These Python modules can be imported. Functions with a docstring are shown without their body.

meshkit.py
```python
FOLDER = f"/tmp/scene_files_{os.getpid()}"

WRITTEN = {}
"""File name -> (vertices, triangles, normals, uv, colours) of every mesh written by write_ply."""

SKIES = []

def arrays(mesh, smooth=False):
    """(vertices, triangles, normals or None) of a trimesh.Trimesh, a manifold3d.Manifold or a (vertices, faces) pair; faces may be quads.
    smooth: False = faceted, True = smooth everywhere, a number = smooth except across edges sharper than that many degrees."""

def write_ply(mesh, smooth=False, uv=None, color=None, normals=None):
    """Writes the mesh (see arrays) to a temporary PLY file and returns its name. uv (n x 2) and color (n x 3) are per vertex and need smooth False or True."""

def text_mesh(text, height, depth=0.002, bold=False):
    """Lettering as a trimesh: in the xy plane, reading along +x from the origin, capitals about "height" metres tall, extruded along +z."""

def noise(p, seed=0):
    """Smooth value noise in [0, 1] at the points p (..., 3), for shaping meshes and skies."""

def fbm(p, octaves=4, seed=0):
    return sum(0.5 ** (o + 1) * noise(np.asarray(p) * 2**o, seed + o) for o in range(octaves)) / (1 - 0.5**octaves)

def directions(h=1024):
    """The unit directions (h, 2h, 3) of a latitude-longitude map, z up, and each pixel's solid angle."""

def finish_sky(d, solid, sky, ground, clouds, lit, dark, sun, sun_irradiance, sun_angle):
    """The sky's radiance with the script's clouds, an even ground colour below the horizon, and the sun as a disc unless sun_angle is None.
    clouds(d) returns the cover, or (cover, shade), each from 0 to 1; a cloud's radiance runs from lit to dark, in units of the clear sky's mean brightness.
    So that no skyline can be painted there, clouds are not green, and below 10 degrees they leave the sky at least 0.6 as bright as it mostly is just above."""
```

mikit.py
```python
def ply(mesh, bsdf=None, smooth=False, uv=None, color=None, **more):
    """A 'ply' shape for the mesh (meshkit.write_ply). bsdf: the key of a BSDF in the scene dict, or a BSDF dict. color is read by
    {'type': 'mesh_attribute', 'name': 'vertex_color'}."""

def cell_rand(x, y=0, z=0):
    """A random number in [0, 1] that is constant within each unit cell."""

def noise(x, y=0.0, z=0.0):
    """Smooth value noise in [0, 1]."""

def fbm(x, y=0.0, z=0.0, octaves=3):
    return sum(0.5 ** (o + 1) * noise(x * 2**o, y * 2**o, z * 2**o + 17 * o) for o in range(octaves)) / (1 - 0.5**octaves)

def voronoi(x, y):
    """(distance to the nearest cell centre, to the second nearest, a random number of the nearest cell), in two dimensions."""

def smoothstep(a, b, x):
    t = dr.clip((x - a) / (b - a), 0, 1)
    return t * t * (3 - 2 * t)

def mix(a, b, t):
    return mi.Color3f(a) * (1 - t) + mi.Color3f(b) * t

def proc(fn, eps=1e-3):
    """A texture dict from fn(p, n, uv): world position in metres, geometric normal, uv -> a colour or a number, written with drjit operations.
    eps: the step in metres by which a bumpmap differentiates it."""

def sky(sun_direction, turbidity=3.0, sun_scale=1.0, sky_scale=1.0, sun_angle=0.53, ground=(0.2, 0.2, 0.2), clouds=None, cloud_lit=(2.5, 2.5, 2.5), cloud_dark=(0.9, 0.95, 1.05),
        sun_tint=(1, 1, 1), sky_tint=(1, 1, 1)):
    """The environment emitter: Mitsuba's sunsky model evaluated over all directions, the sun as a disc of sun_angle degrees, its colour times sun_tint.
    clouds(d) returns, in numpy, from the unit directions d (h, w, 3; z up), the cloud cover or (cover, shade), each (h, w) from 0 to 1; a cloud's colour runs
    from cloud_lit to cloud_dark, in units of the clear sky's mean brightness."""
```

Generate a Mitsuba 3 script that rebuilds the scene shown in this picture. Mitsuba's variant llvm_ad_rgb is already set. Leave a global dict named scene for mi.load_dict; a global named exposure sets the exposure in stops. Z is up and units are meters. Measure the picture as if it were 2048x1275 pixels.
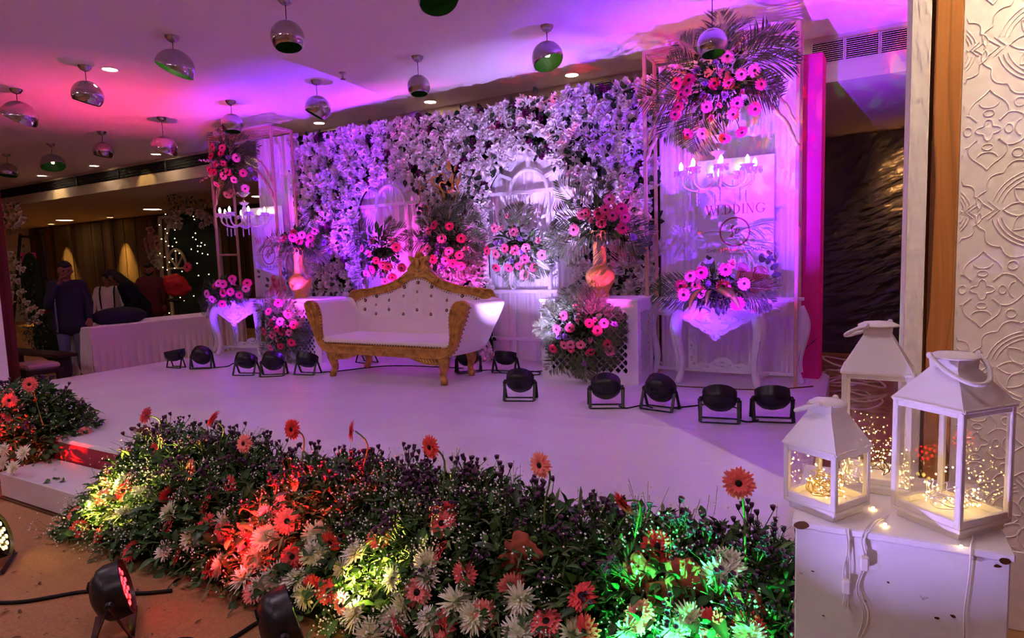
import math, random, numpy as np, trimesh, shapely, manifold3d as m3, mitsuba as mi, mikit, meshkit
import drjit as dr
from shapely.geometry import Polygon, Point, LineString, box as sbox
from shapely import affinity
from shapely.ops import unary_union
T = mi.ScalarTransform4f
rng = np.random.default_rng(11)
scene, labels = {}, {}
pi, A = math.pi, np.array
# ------------------------------------------------------------------ camera
F_PX, EYE = 1231.326, A([0.0, 0.0, 1.59])
CR, CD, CW = A([0.87511835, 0.48274165, -0.03359131]), A([0.01620604, -0.09861454, -0.99499374]), A([-0.48363751, 0.8701929, -0.09412272])
scene['camera'] = {'type': 'perspective', 'fov': 2 * math.degrees(math.atan(1024 / F_PX)), 'fov_axis': 'x', 'near_clip': 0.05, 'far_clip': 100.0,
                   'to_world': T().look_at(origin=EYE.tolist(), target=(EYE + CW).tolist(), up=(-CD).tolist())}
exposure = 5.4
# ------------------------------------------------------------------ light levels (each lamp is built with its body further down)
FILL_LIGHT = A([1.0, 0.76, 0.92]) * 15.0     # unseen ceiling panels added as fill light, radiance of the diffuser
FILL_LIGHT_R = 0.16                           # unused lens radius for the added fill lights
GOLD = A([1.0, 0.62, 0.2]) * 7.0         # golden wall-wash spots at the back of the hall
PAR = 30.0                               # stage flood lights
KL = 1 / 32                             # one scale for every lamp; the exposure makes up for it
# ------------------------------------------------------------------ helpers
def lin(h):
    c = A([int(h[i:i + 2], 16) for i in (1, 3, 5)]) / 255
    return np.where(c < 0.04045, c / 12.92, ((c + 0.055) / 1.055) ** 2.4)

def mat(name, col=None, rough=0.6, metal=0.0, spec=0.5, tex=None, attr=False, bump=None, bscale=0.002, **kw):
    c = mikit.proc(tex) if tex else {'type': 'mesh_attribute', 'name': 'vertex_color'} if attr else {'type': 'rgb', 'value': (lin(col) if isinstance(col, str) else A(col, float)).tolist()}
    b = {'type': 'principled', 'base_color': c, 'roughness': rough, 'metallic': metal, 'specular': spec, **kw}
    if bump: b = {'type': 'bumpmap', 'arbitrary': mikit.proc(bump), 'scale': bscale, 'bsdf': b}
    scene[name] = {'type': 'twosided', 'bsdf': b}
    return name

def at(u, v, y):                      # the point of the plane Y = y that the photograph shows at pixel (u, v)
    r = CR * (u - 1024) / F_PX + CD * (v - 637.5) / F_PX + CW
    return EYE + r * (y / r[1])

def on(u, v, p0, n):                  # the same for any plane
    r = CR * (u - 1024) / F_PX + CD * (v - 637.5) / F_PX + CW
    return EYE + r * (np.dot(A(p0, float) - EYE, n) / np.dot(r, n))

def uniq(name):
    if name not in scene and name not in labels: return name
    k = 1
    while f'{name}_{k:03d}' in scene or f'{name}_{k:03d}' in labels: k += 1
    return f'{name}_{k:03d}'

def P(mesh, smooth=30):
    if isinstance(mesh, dict): return mesh
    if isinstance(mesh, tuple) and len(mesh) == 3: return mikit.ply((mesh[0], mesh[1]), smooth=bool(smooth), color=mesh[2])
    if isinstance(mesh, tuple): mesh = trimesh.Trimesh(*mesh, process=False)
    return mikit.ply(mesh, smooth=smooth)

def put(key, mesh, m, smooth=30, tw=None, **kw):
    d = dict(P(mesh, smooth)); d['bsdf'] = {'type': 'ref', 'id': m}; d.update(kw)
    if tw is not None: d['to_world'] = T(np.asarray(tw, float))
    scene[key] = d
    return key

def thing(name, label, cat, group=None):
    k = uniq(name); labels[k] = {'label': label, 'category': cat}
    if group: labels[k]['group'] = group
    return k

def part(parent, name, mesh, m, smooth=30, tw=None, label=None, kind=None, **kw):
    k = put(uniq(f'{parent}__{name}'), mesh, m, smooth, tw, **kw)
    if label or kind: labels[k] = {**({'label': label} if label else {}), **({'kind': kind} if kind else {})}
    return k

def solo(name, mesh, m, label, cat, smooth=30, tw=None, group=None, kind=None, **kw):
    k = thing(name, label, cat, group); put(k, mesh, m, smooth, tw, **kw)
    if kind: labels[k]['kind'] = kind
    return k

def struct(name, mesh, m, smooth=False, label=None, tw=None):
    k = put(uniq(name), mesh, m, smooth, tw); labels[k] = {'kind': 'structure', **({'label': label} if label else {})}
    return k

def cat(ms):
    ms = [m for m in ms if m is not None]; V, F, C, n = [], [], [], 0
    for m in ms:
        if isinstance(m, trimesh.Trimesh): m = (A(m.vertices), A(m.faces))
        V.append(m[0]); F.append(A(m[1]) + n); n += len(m[0])
        if len(m) == 3: C.append(m[2])
    return (np.vstack(V), np.vstack(F), np.vstack(C)) if C else (np.vstack(V), np.vstack(F))

def quads(f):
    f = A(f); return np.vstack([f[:, [0, 1, 2]], f[:, [0, 2, 3]]])

def xf(mesh, M):
    if isinstance(mesh, trimesh.Trimesh): mesh = (A(mesh.vertices), A(mesh.faces))
    M = A(M); return (mesh[0] @ M[:3, :3].T + M[:3, 3], *mesh[1:])

def tr(x=0, y=0, z=0):
    M = np.eye(4); M[:3, 3] = (x, y, z); return M

def rot(ax, a):
    c, s = math.cos(a), math.sin(a); M = np.eye(4); i, j = {'x': (1, 2), 'y': (2, 0), 'z': (0, 1)}[ax]
    M[i, i] = c; M[j, j] = c; M[i, j] = -s; M[j, i] = s; return M

def sc(x, y=None, z=None):
    return np.diag([x, x if y is None else y, x if z is None else z, 1.0])

def frame(p, d, spin=0.0, s=1.0, up=(0, 0, 1)):       # z axis along d
    z = A(d, float) / np.linalg.norm(d); u = A(up, float)
    if abs(z @ u) > 0.98: u = A([0, 1.0, 0])
    x = np.cross(u, z); x /= np.linalg.norm(x); y = np.cross(z, x)
    M = np.eye(4); M[:3, 0], M[:3, 1], M[:3, 2], M[:3, 3] = x * s, y * s, z * s, p
    return M @ rot('z', spin)

_h = A([[sx * a, sy * b, sz * c] for a, b, c in ((1, 1, 2), (1, 2, 1), (2, 1, 1)) for sx in (-1, 1) for sy in (-1, 1) for sz in (-1, 1)], float)
_hm = trimesh.convex.convex_hull(_h); _hi = A([int(np.argmin(((_h - v) ** 2).sum(1))) for v in _hm.vertices]); _hf = _hi[_hm.faces]
def box(cx, cy, cz, sx, sy, sz, b=0.003):             # chamfered box: centre and full sizes
    b = min(b, sx / 3, sy / 3, sz / 3); full = A([sx, sy, sz]) / 2
    V = np.where(np.abs(_h) > 1.5, np.sign(_h) * full, np.sign(_h) * (full - b))
    return V + A([cx, cy, cz]), _hf

def cuboid(x0, x1, y0, y1, z0, z1, b=0.003):
    return box((x0 + x1) / 2, (y0 + y1) / 2, (z0 + z1) / 2, x1 - x0, y1 - y0, z1 - z0, b)

def tube(pts, r, n=8, cap=True, flat=1.0):
    p = A(pts, float); k = len(p); r = np.broadcast_to(A(r, float), (k,))
    t = np.gradient(p, axis=0); t /= np.maximum(np.linalg.norm(t, axis=1, keepdims=True), 1e-9)
    u = np.cross(t[0], [0, 0, 1.0] if abs(t[0][2]) < 0.9 else [1.0, 0, 0]); u /= np.linalg.norm(u)
    a = np.arange(n) * 2 * pi / n; V = []
    for i in range(k):
        u = u - t[i] * (u @ t[i]); u /= max(np.linalg.norm(u), 1e-9); w = np.cross(t[i], u)
        V.append(p[i] + r[i] * (np.cos(a)[:, None] * u + flat * np.sin(a)[:, None] * w))
    i = np.arange(n); f = []
    for j in range(k - 1): f.append(np.stack([j * n + i, j * n + (i + 1) % n, (j + 1) * n + (i + 1) % n, (j + 1) * n + i], 1))
    F = quads(np.vstack(f)); V = np.vstack(V)
    if cap:
        V = np.vstack([V, p[0], p[-1]]); e = k * n
        F = np.vstack([F, np.stack([(i + 1) % n, i, i * 0 + e], 1), np.stack([(k - 1) * n + i, (k - 1) * n + (i + 1) % n, i * 0 + e + 1], 1)])
    return V, F

def rod(a, b, r, n=8): return tube([a, b], r, n)

def bar(a, b, w, h, up=(0, 0, 1)):                    # rectangular bar from a to b
    a, b = A(a, float), A(b, float); L = np.linalg.norm(b - a)
    return xf(box(0, 0, L / 2, w, h, L, 0.002), frame(a, b - a, up=up))

def lathe(prof, n=24, a0=0.0, a1=2 * pi):
    p = A(prof, float); full = abs(a1 - a0 - 2 * pi) < 1e-6; m = n if full else n + 1
    a = a0 + (a1 - a0) * np.arange(m) / n; k = len(p)
    V = np.stack([np.outer(p[:, 0], np.cos(a)), np.outer(p[:, 0], np.sin(a)), np.repeat(p[:, 1:2], m, 1)], -1).reshape(-1, 3)
    f = []
    for j in range(k - 1):
        i = np.arange(n); i2 = (i + 1) % m
        f.append(np.stack([j * m + i, j * m + i2, (j + 1) * m + i2, (j + 1) * m + i], 1))
    return V, quads(np.vstack(f))

def ext(poly, depth, plane='xy'):                     # extruded shapely polygon; plane 'xz': y from 0 to depth (away from the viewer)
    gs = list(getattr(poly, 'geoms', [poly])); ms = []
    for g in gs:
        if g.area < 1e-9: continue
        m = trimesh.creation.extrude_polygon(g, depth, engine='earcut'); V, F = A(m.vertices), A(m.faces)
        if plane == 'xz': V, F = np.stack([V[:, 0], V[:, 2], V[:, 1]], 1), F[:, ::-1]
        if plane == 'yz': V = np.stack([V[:, 2], V[:, 0], V[:, 1]], 1)
        ms.append((V, F))
    return cat(ms)

def ball(p, r, n=8, m=6):
    a = np.linspace(0, pi, m + 1); s = A(r, float) * np.ones(3)
    return xf(lathe(np.stack([np.maximum(np.sin(a), 1e-4), -np.cos(a)], 1), n), tr(*p) @ np.diag([*s, 1]))

def grid(fn, nu, nv):                                 # surface fn(u, v) -> (x, y, z) on arrays in 0..1
    u, v = np.meshgrid(np.linspace(0, 1, nu + 1), np.linspace(0, 1, nv + 1), indexing='ij'); V = np.stack(fn(u, v), -1).reshape(-1, 3)
    i, j = np.meshgrid(np.arange(nu), np.arange(nv), indexing='ij'); q = (i * (nv + 1) + j).ravel()
    return V, quads(np.stack([q, q + nv + 1, q + nv + 2, q + 1], 1))

def spline(pts, n=24, closed=False):
    from scipy.interpolate import CubicSpline
    p = A(pts, float)
    if closed: p = np.vstack([p, p[:1]])
    t = np.r_[0, np.cumsum(np.linalg.norm(np.diff(p, axis=0), axis=1))]
    return CubicSpline(t, p, bc_type='periodic' if closed else 'natural')(np.linspace(0, t[-1], n))

def col(mesh, c):
    c = lin(c) if isinstance(c, str) else A(c, float)
    return (mesh[0], mesh[1], np.tile(c, (len(mesh[0]), 1)))

def scatter(t, Ms):                                   # many copies of a small mesh joined into one
    V, F = t[0], A(t[1]); Ms = A(Ms)
    VV = (np.einsum('kij,vj->kvi', Ms[:, :3, :3], V) + Ms[:, None, :3, 3]).reshape(-1, 3)
    FF = (F[None] + (np.arange(len(Ms)) * len(V))[:, None, None]).reshape(-1, 3)
    return (VV, FF, np.tile(t[2], (len(Ms), 1))) if len(t) == 3 else (VV, FF)

def shade(t, Ms, lo=0.75, hi=1.2):                     # the same with a tone of its own for each copy
    V, F, C = scatter(t, Ms); k = rng.uniform(lo, hi, (len(Ms), 1, 3 if False else 1))
    return V, F, (C.reshape(len(Ms), -1, 3) * k).reshape(-1, 3)

def rdir(): v = rng.normal(size=3); return v / np.linalg.norm(v)

def spot(key, pos, aim, color, power, cut=25.0, beam=None):
    scene[key] = {'type': 'spot', 'to_world': T().look_at(origin=list(map(float, pos)), target=list(map(float, aim)), up=[0.01, 0.02, 1]), 'intensity': {'type': 'rgb', 'value': (A(color, float) * power * KL).tolist()},
                  'cutoff_angle': float(cut), 'beam_width': float(cut * 0.55 if beam is None else beam)}

def glow(color, k=1.0, w=None):
    e = {'type': 'area', 'radiance': {'type': 'rgb', 'value': (A(color, float) * k * KL).tolist()}}
    if w is not None: e['sampling_weight'] = float(w)
    return {'emitter': e}

nz, fb, sm = mikit.noise, mikit.fbm, mikit.smoothstep
def mx(a, b, t):
    a, b = (mi.Color3f(*map(float, c)) if isinstance(c, np.ndarray) else c for c in (a, b))
    return a * (1 - t) + b * t
# ------------------------------------------------------------------ materials
def t_carpet(p, n, uv):
    a = fb(p.x * 1.1 + 3, p.y * 1.1, 0, 3); k = sm(0.52, 0.6, fb(p.x * 1.6 + 9, p.y * 1.3, 5, 4)) * sm(0.35, 0.6, nz(p.x * 9 + 30, p.y * 9, 0))
    return mx(mx(lin('#a67c58'), lin('#966c4a'), a), lin('#7a4c3a'), k * 0.7) * (0.85 + 0.3 * nz(p.x * 160, p.y * 160, 0))
def t_stage(p, n, uv): return mx(lin('#d2ced2'), lin('#c2bcc2'), fb(p.x * 2.0, p.y * 2.0, p.z * 2, 3))
def t_wood(p, n, uv):
    g = fb(p.x * 60 + 3 * nz(p.z * 1.5, 1, 2), p.y * 60, p.z * 1.3, 3); l = sm(0.60, 0.70, nz(p.x * 75 + 4 * nz(p.z * 2.2, 3, 0), p.y * 75 + 7, p.z * 0.5))
    return mx(mx(lin('#c98545'), lin('#9a5c2c'), g), lin('#3c1c0c'), l * 0.85)
def t_rough(p, n, uv): return sm(0.35, 0.75, fb(p.x * 90, p.y * 90, p.z * 14, 3))
def t_panel(p, n, uv): return mx(lin('#e9e0dd'), lin('#ddd2d0'), fb(p.x * 30, p.y * 30, p.z * 30, 3))
def t_oldwhite(p, n, uv):
    k = sm(0.74, 0.80, fb(p.x * 22 + 4, p.y * 22, p.z * 22, 4))
    return mx(mx(lin('#e6e4e6'), lin('#d2cfd4'), fb(p.x * 5, p.y * 5, p.z * 5, 3)), lin('#8a7768'), k * 0.7)
def t_gold(p, n, uv): return mx(lin('#cf9c48'), lin('#a3742e'), sm(0.3, 0.8, fb(p.x * 22, p.y * 22, p.z * 22, 3)))
def t_satin(p, n, uv): return mx(lin('#5a575c'), lin('#454247'), fb(p.x * 6, p.y * 6, p.z * 6, 3))
def b_satin(p, n, uv): return fb(p.x * 3 + p.z * 2.5, 0, p.z * 9 - p.x * 5, 3)
def b_cloth(p, n, uv): return fb(p.x * 1.2 + p.y * 1.6, p.y * 5 - p.x * 1.3, p.z * 3, 4)
def t_hallwall(p, n, uv): return mx(lin('#6b5238'), lin('#4c3826'), sm(0.3, 0.7, nz(p.x * 3.5, p.y * 3.5, 0)))
def t_ceil(p, n, uv): return mx(lin('#f0e6e8'), lin('#e9dee0'), fb(p.x * 0.8, p.y * 0.8, p.z, 2))
mat('carpet', tex=t_carpet, rough=0.95, spec=0.1)
mat('stage_cloth', tex=t_stage, rough=0.36, spec=0.45, bump=b_cloth, bscale=0.03)
mat('red_cloth', '#9c3844', 0.8, spec=0.2)
mat('ceiling_paint', tex=t_ceil, rough=0.85, spec=0.15)
mat('cream_paint', '#cdbda8', 0.8, spec=0.2)
mat('wall_paint', '#d8c8be', 0.85, spec=0.15)
mat('hall_wall', tex=t_hallwall, rough=0.8, spec=0.2)
mat('satin', tex=t_satin, rough=0.34, spec=0.6, bump=b_satin, bscale=0.08)
mat('wood', tex=t_wood, rough=0.35, spec=0.5, clearcoat=0.4, clearcoat_gloss=0.8)
mat('rough_white', tex=t_panel, rough=0.8, bump=t_rough, bscale=0.004)
mat('panel_white', tex=t_panel, rough=0.6, spec=0.35)
mat('old_white', tex=t_oldwhite, rough=0.55)
mat('paint_white', '#e6e3e6', 0.45)
mat('drape', '#ebe6ea', 0.8, spec=0.2, sheen=0.3)
mat('pink_cloth', '#d8327e', 0.75, spec=0.2)
mat('gold', tex=t_gold, rough=0.36, metal=0.45, spec=0.6)
mat('brass', '#c8a066', 0.35, metal=0.7)
mat('post_gold', '#c9a48a', 0.4, metal=0.25)
mat('leather', '#eadfdb', 0.42, spec=0.5)
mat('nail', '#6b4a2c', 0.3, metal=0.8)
mat('crystal', '#f4f0ff', 0.06, metal=0.75, spec=0.9)
scene['crystal_glass'] = {'type': 'principled', 'base_color': {'type': 'rgb', 'value': [1, .97, 1]}, 'roughness': .12, 'specular': .6, 'spec_trans': .6}
mat('black', '#0b0b0f', 0.35, spec=0.5)
mat('black_matt', '#0a0a0c', 0.7, spec=0.3)
mat('dark_slat', '#28242c', 0.5)
mat('chrome', '#c2bcc2', 0.05, metal=1.0)
mat('green_in', '#2c7420', 0.45, spec=0.5)
mat('iron', '#d9d5d6', 0.45)
mat('glass_edge', '#dfe6e6', 0.2)
scene['pane'] = {'type': 'thindielectric', 'int_ior': 1.5}
scene['clear'] = {'type': 'roughdielectric', 'alpha': 0.06, 'int_ior': 1.5}
mat('vc', attr=True, rough=0.65, spec=0.25)
mat('vcs', attr=True, rough=0.4, spec=0.45)
mat('petal', attr=True, rough=0.7, spec=0.2, sheen=0.3)
mat('skin', '#7a4e38', 0.6)
mat('bulb', '#fff3d8', 0.3)
mat('vase_glaze', '#dfac58', 0.32, spec=0.5)
# ------------------------------------------------------------------ the room
CEIL, LOW, FASC, ST = 3.79, 3.32, 7.4, 0.34
struct('floor', cuboid(-26, 4, -6, 12, -0.1, 0, 0.001), 'carpet', label='tan carpet with a darker floral pattern')
struct('ceiling', cuboid(-26, 4, -6, FASC + 0.1, CEIL, CEIL + 0.12, 0.001), 'ceiling_paint')
ceil_low = struct('ceiling_back', cuboid(-26, 4, FASC + 0.1, 12, LOW, LOW + 0.3, 0.001), 'cream_paint', label='lower ceiling over the back of the hall')
struct('wall_back', cuboid(-26, 4, 11.2, 11.4, 0, LOW, 0.001), 'hall_wall')
for x in np.arange(-25.5, -9.0, 0.62):
    put(uniq('wall_back__panel'), cuboid(x, x + 0.58, 11.14, 11.2, 0, LOW - 0.02, 0.01), 'hall_wall', False)
struct('wall_left', cuboid(-26.2, -26, -6, 12, 0, CEIL, 0.001), 'wall_paint')
struct('wall_rear', cuboid(-26, 4, -6.2, -6, 0, CEIL, 0.001), 'wall_paint')
struct('wall_side', cuboid(4, 4.2, -6, 12, 0, CEIL, 0.001), 'wall_paint')
struct('wall_alcove', cuboid(0.9, 1.05, 3.35, 11.2, 0, CEIL, 0.001), 'wall_paint', label='dark side wall of the alcove behind the pillar')
wf = struct('trim_fascia', cuboid(-26, 4, FASC, FASC + 0.1, LOW, CEIL, 0.001), 'cream_paint', label='cream fascia under the ceiling edge')
def vent(x0, x1, n, label, group):
    k = thing('air_vent', label, 'air vent', group); z0, z1 = 3.53, 3.735
    part(k, 'backing', cuboid(x0, x1, FASC - 0.012, FASC - 0.002, z0, z1), 'black_matt')
    for i in range(n):
        z = z0 + (i + 0.5) * (z1 - z0) / n
        part(k, 'slat', xf(box(0, 0, 0, x1 - x0 - 0.012, 0.016, 0.005, 0.001), tr((x0 + x1) / 2, FASC - 0.02, z) @ rot('x', 0.5)), 'dark_slat' if x0 < -7 else 'cream_paint')
    for x in (x0, x1): part(k, 'mullion', cuboid(x - 0.006, x + 0.006, FASC - 0.032, FASC - 0.002, z0, z1), 'cream_paint' if x0 > -7 else 'dark_slat')
for x, w in zip((-0.42, -0.11, 0.2, 0.51), ('nearest the right gold frame', 'second from the right gold frame', 'third from the right gold frame', 'behind the white pillar')): vent(x + 0.006, x + 0.3, 10, 'louvred air vent section under the ceiling, ' + w, 'vent sections right of the frame')
for x, w in zip((-3.2, -2.2), ('middle', 'right end')): vent(x, x + 0.6, 8, f'louvred air vent section peeping over the {w} of the flower wall', 'vent sections above the flower wall')
ORD = ('nearest', 'second', 'third', 'fourth', 'fifth', 'sixth', 'seventh', 'eighth', 'ninth')
for x, w in zip(np.arange(-21.2, -8.3, 1.6)[::-1], ORD): vent(x, x + 1.58, 4, f'dark air vent strip along the hall ceiling edge, {w} to the left gold frame', 'dark vent strips over the hall')

def downlight(x, y, z, r, e, label, group, w=None):
    k = thing('downlight', label, 'ceiling light', group)
    part(k, 'trim', xf(lathe([(r, 0.0), (r + 0.006, -0.008), (r + 0.025, -0.006), (r + 0.028, 0.0)], 20), tr(x, y, z)), 'paint_white')
    part(k, 'lens', xf(lathe([(0.0001, -0.003), (r, -0.003)], 20), tr(x, y, z) @ rot('x', 0)), 'bulb', False, **glow(e, 1.0, w))
for i in range(8): downlight(-0.9 - 2.1 * i, 7.08, CEIL, 0.075, A([1.0, 0.74, 0.48]) * 45, 'round warm downlight along the ceiling edge, ' + ('nearest to' if i == 0 else ORD[i] + ' from') + ' the alcove', 'downlights along the ceiling edge', 0.3)
downlight(-7.05, 3.95, CEIL, 0.07, A([1.0, 0.85, 0.55]) * 9, 'round downlight in the pink-lit ceiling between chrome pendants', None, 0.3)
for x, y, w in ((-21.6, 10.3, 'farthest left'), (-16.8, 10.2, 'above the people'), (-12.4, 10.2, 'behind the left gold frame')): downlight(x, y, LOW, 0.22, A([1.0, 0.70, 0.40]) * 11.0, 'wide round light in the low hall ceiling, ' + w, 'wide lights in the low ceiling', 0.3)
def gold_spot(x, y, z, w):
    downlight(x, y, z, 0.09, GOLD, 'small golden downlight washing the hall back wall ' + w, 'golden wall washers', 0.1)
    spot(uniq('gold_beam'), (x, y, z - 0.03), (x, y + 0.25, 0), [1, 0.62, 0.16], 45, 24, 12)
for x, w in ((-23.4, 'above the ladder'), (-19.9, 'above the person in white')): gold_spot(x, 10.75, LOW, w)
for x, px in ((-19.2, 0), (-15.6, 0), (-12.3, 0)): spot(uniq('gold_beam'), (x, FASC - 0.42, CEIL - 0.02), (x, FASC + 0.05, 3.2), [1, 0.62, 0.2], 0.7, 34, 26)
def fill_panel(x, y, s=0.3):  # panels out of view, added to raise the ambient light
    k = thing('added_fill_panel', 'added unseen ceiling fill panel, ' + {-10.8: 'far left', -7.5: 'left', -4.0: 'middle', -1.0: 'right'}[x] + (' of the row nearer the stage' if y > 0 else ' of the row farther from the stage'), 'ceiling light', 'added fill panels over the hall')
    part(k, 'frame', cuboid(x - s - 0.03, x + s + 0.03, y - s - 0.03, y + s + 0.03, CEIL - 0.02, CEIL - 0.004), 'paint_white')
    part(k, 'diffuser', (A([[x - s, y - s, CEIL - 0.022], [x + s, y - s, CEIL - 0.022], [x + s, y + s, CEIL - 0.022], [x - s, y + s, CEIL - 0.022]]), A([[0, 2, 1], [0, 3, 2]])), 'bulb', False, **glow(FILL_LIGHT))
for x in (-10.8, -7.5, -4.0, -1.0): fill_panel(x, 1.2); fill_panel(x, -2.0)

for u, v in ((685, 145),):
    p = on(u, v, (0, 0, CEIL), A([0, 0, 1.0]))
    k = thing('sprinkler_head', 'small dark sprinkler head hanging from the mauve ceiling', 'sprinkler')
    part(k, 'rose', xf(lathe([(0.001, 0), (0.04, 0), (0.035, -0.012), (0.012, -0.016), (0.012, -0.05), (0.001, -0.05)], 14), tr(p[0], p[1], CEIL)), 'chrome')
    part(k, 'deflector', xf(lathe([(0.001, -0.075), (0.028, -0.075), (0.028, -0.07), (0.006, -0.068), (0.006, -0.05)], 14), tr(p[0], p[1], CEIL)), 'nail')
# right: pillar, wood trim, embossed wall
WY = 3.1
struct('pillar', cuboid(0.192, 0.262, WY, WY + 0.25, 0, CEIL, 0.004), 'rough_white', label='rough white plaster pillar edge left of the wood strip')
struct('trim_reveal', cuboid(0.262, 0.276, WY + 0.05, WY + 0.25, 0, CEIL, 0.001), 'nail')
struct('trim_wood', cuboid(0.276, 0.366, WY - 0.012, WY + 0.25, 0, CEIL, 0.004), 'wood', label='vertical strip of brown wood with dark grain between pillar and embossed wall')
wr = struct('wall_right', cuboid(0.368, 4, WY, WY + 0.25, 0.34, CEIL, 0.002), 'panel_white', label='white wall panel with embossed floral relief')
struct('baseboard_right', cuboid(0.368, 4, WY - 0.006, WY + 0.25, 0, 0.338, 0.003), 'panel_white')
def loop(f, n=40, a0=0, a1=2 * pi): a = np.linspace(a0, a1, n); return np.stack(f(a), 1)
def relief(curves, cx, cz, s, name):
    ms = []
    for c in curves:
        c = A(c) * s; ms.append(tube(np.stack([cx + c[:, 0], np.full(len(c), WY - 0.0005), cz + c[:, 1]], 1), 0.0028, 6))
    ms = [m for m in ms]
    V, Fc = cat(ms); keep = V[:, 0] > 0.375
    Fc = Fc[keep[Fc].all(1)]
    part(wr, name, (V, Fc), 'panel_white', 60)
def qfoil():
    out = []
    for k in range(4):
        R = rot('z', k * pi / 2)[:2, :2]
        h = spline([(0, 1), (-0.12, 0.86), (-0.34, 0.66), (-0.40, 0.42), (-0.22, 0.24)], 14)
        out += [h @ R.T, (h * [-1, 1]) @ R.T, (loop(lambda a: (0.11 * np.cos(a), 0.42 + 0.08 * np.sin(a)), 16)) @ R.T,
                (loop(lambda a: (0.2 * np.cos(a), 0.68 + 0.13 * np.sin(a)), 10, pi + 0.1, 2 * pi - 0.1)) @ R.T, (loop(lambda a: (0.62 + 0.11 * np.cos(a), 0.62 + 0.11 * np.sin(a)), 16)) @ R.T]
    out.append(loop(lambda a: ((0.2 + 0.06 * np.cos(4 * a)) * np.cos(a), (0.2 + 0.06 * np.cos(4 * a)) * np.sin(a)), 48))
    return out
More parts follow.
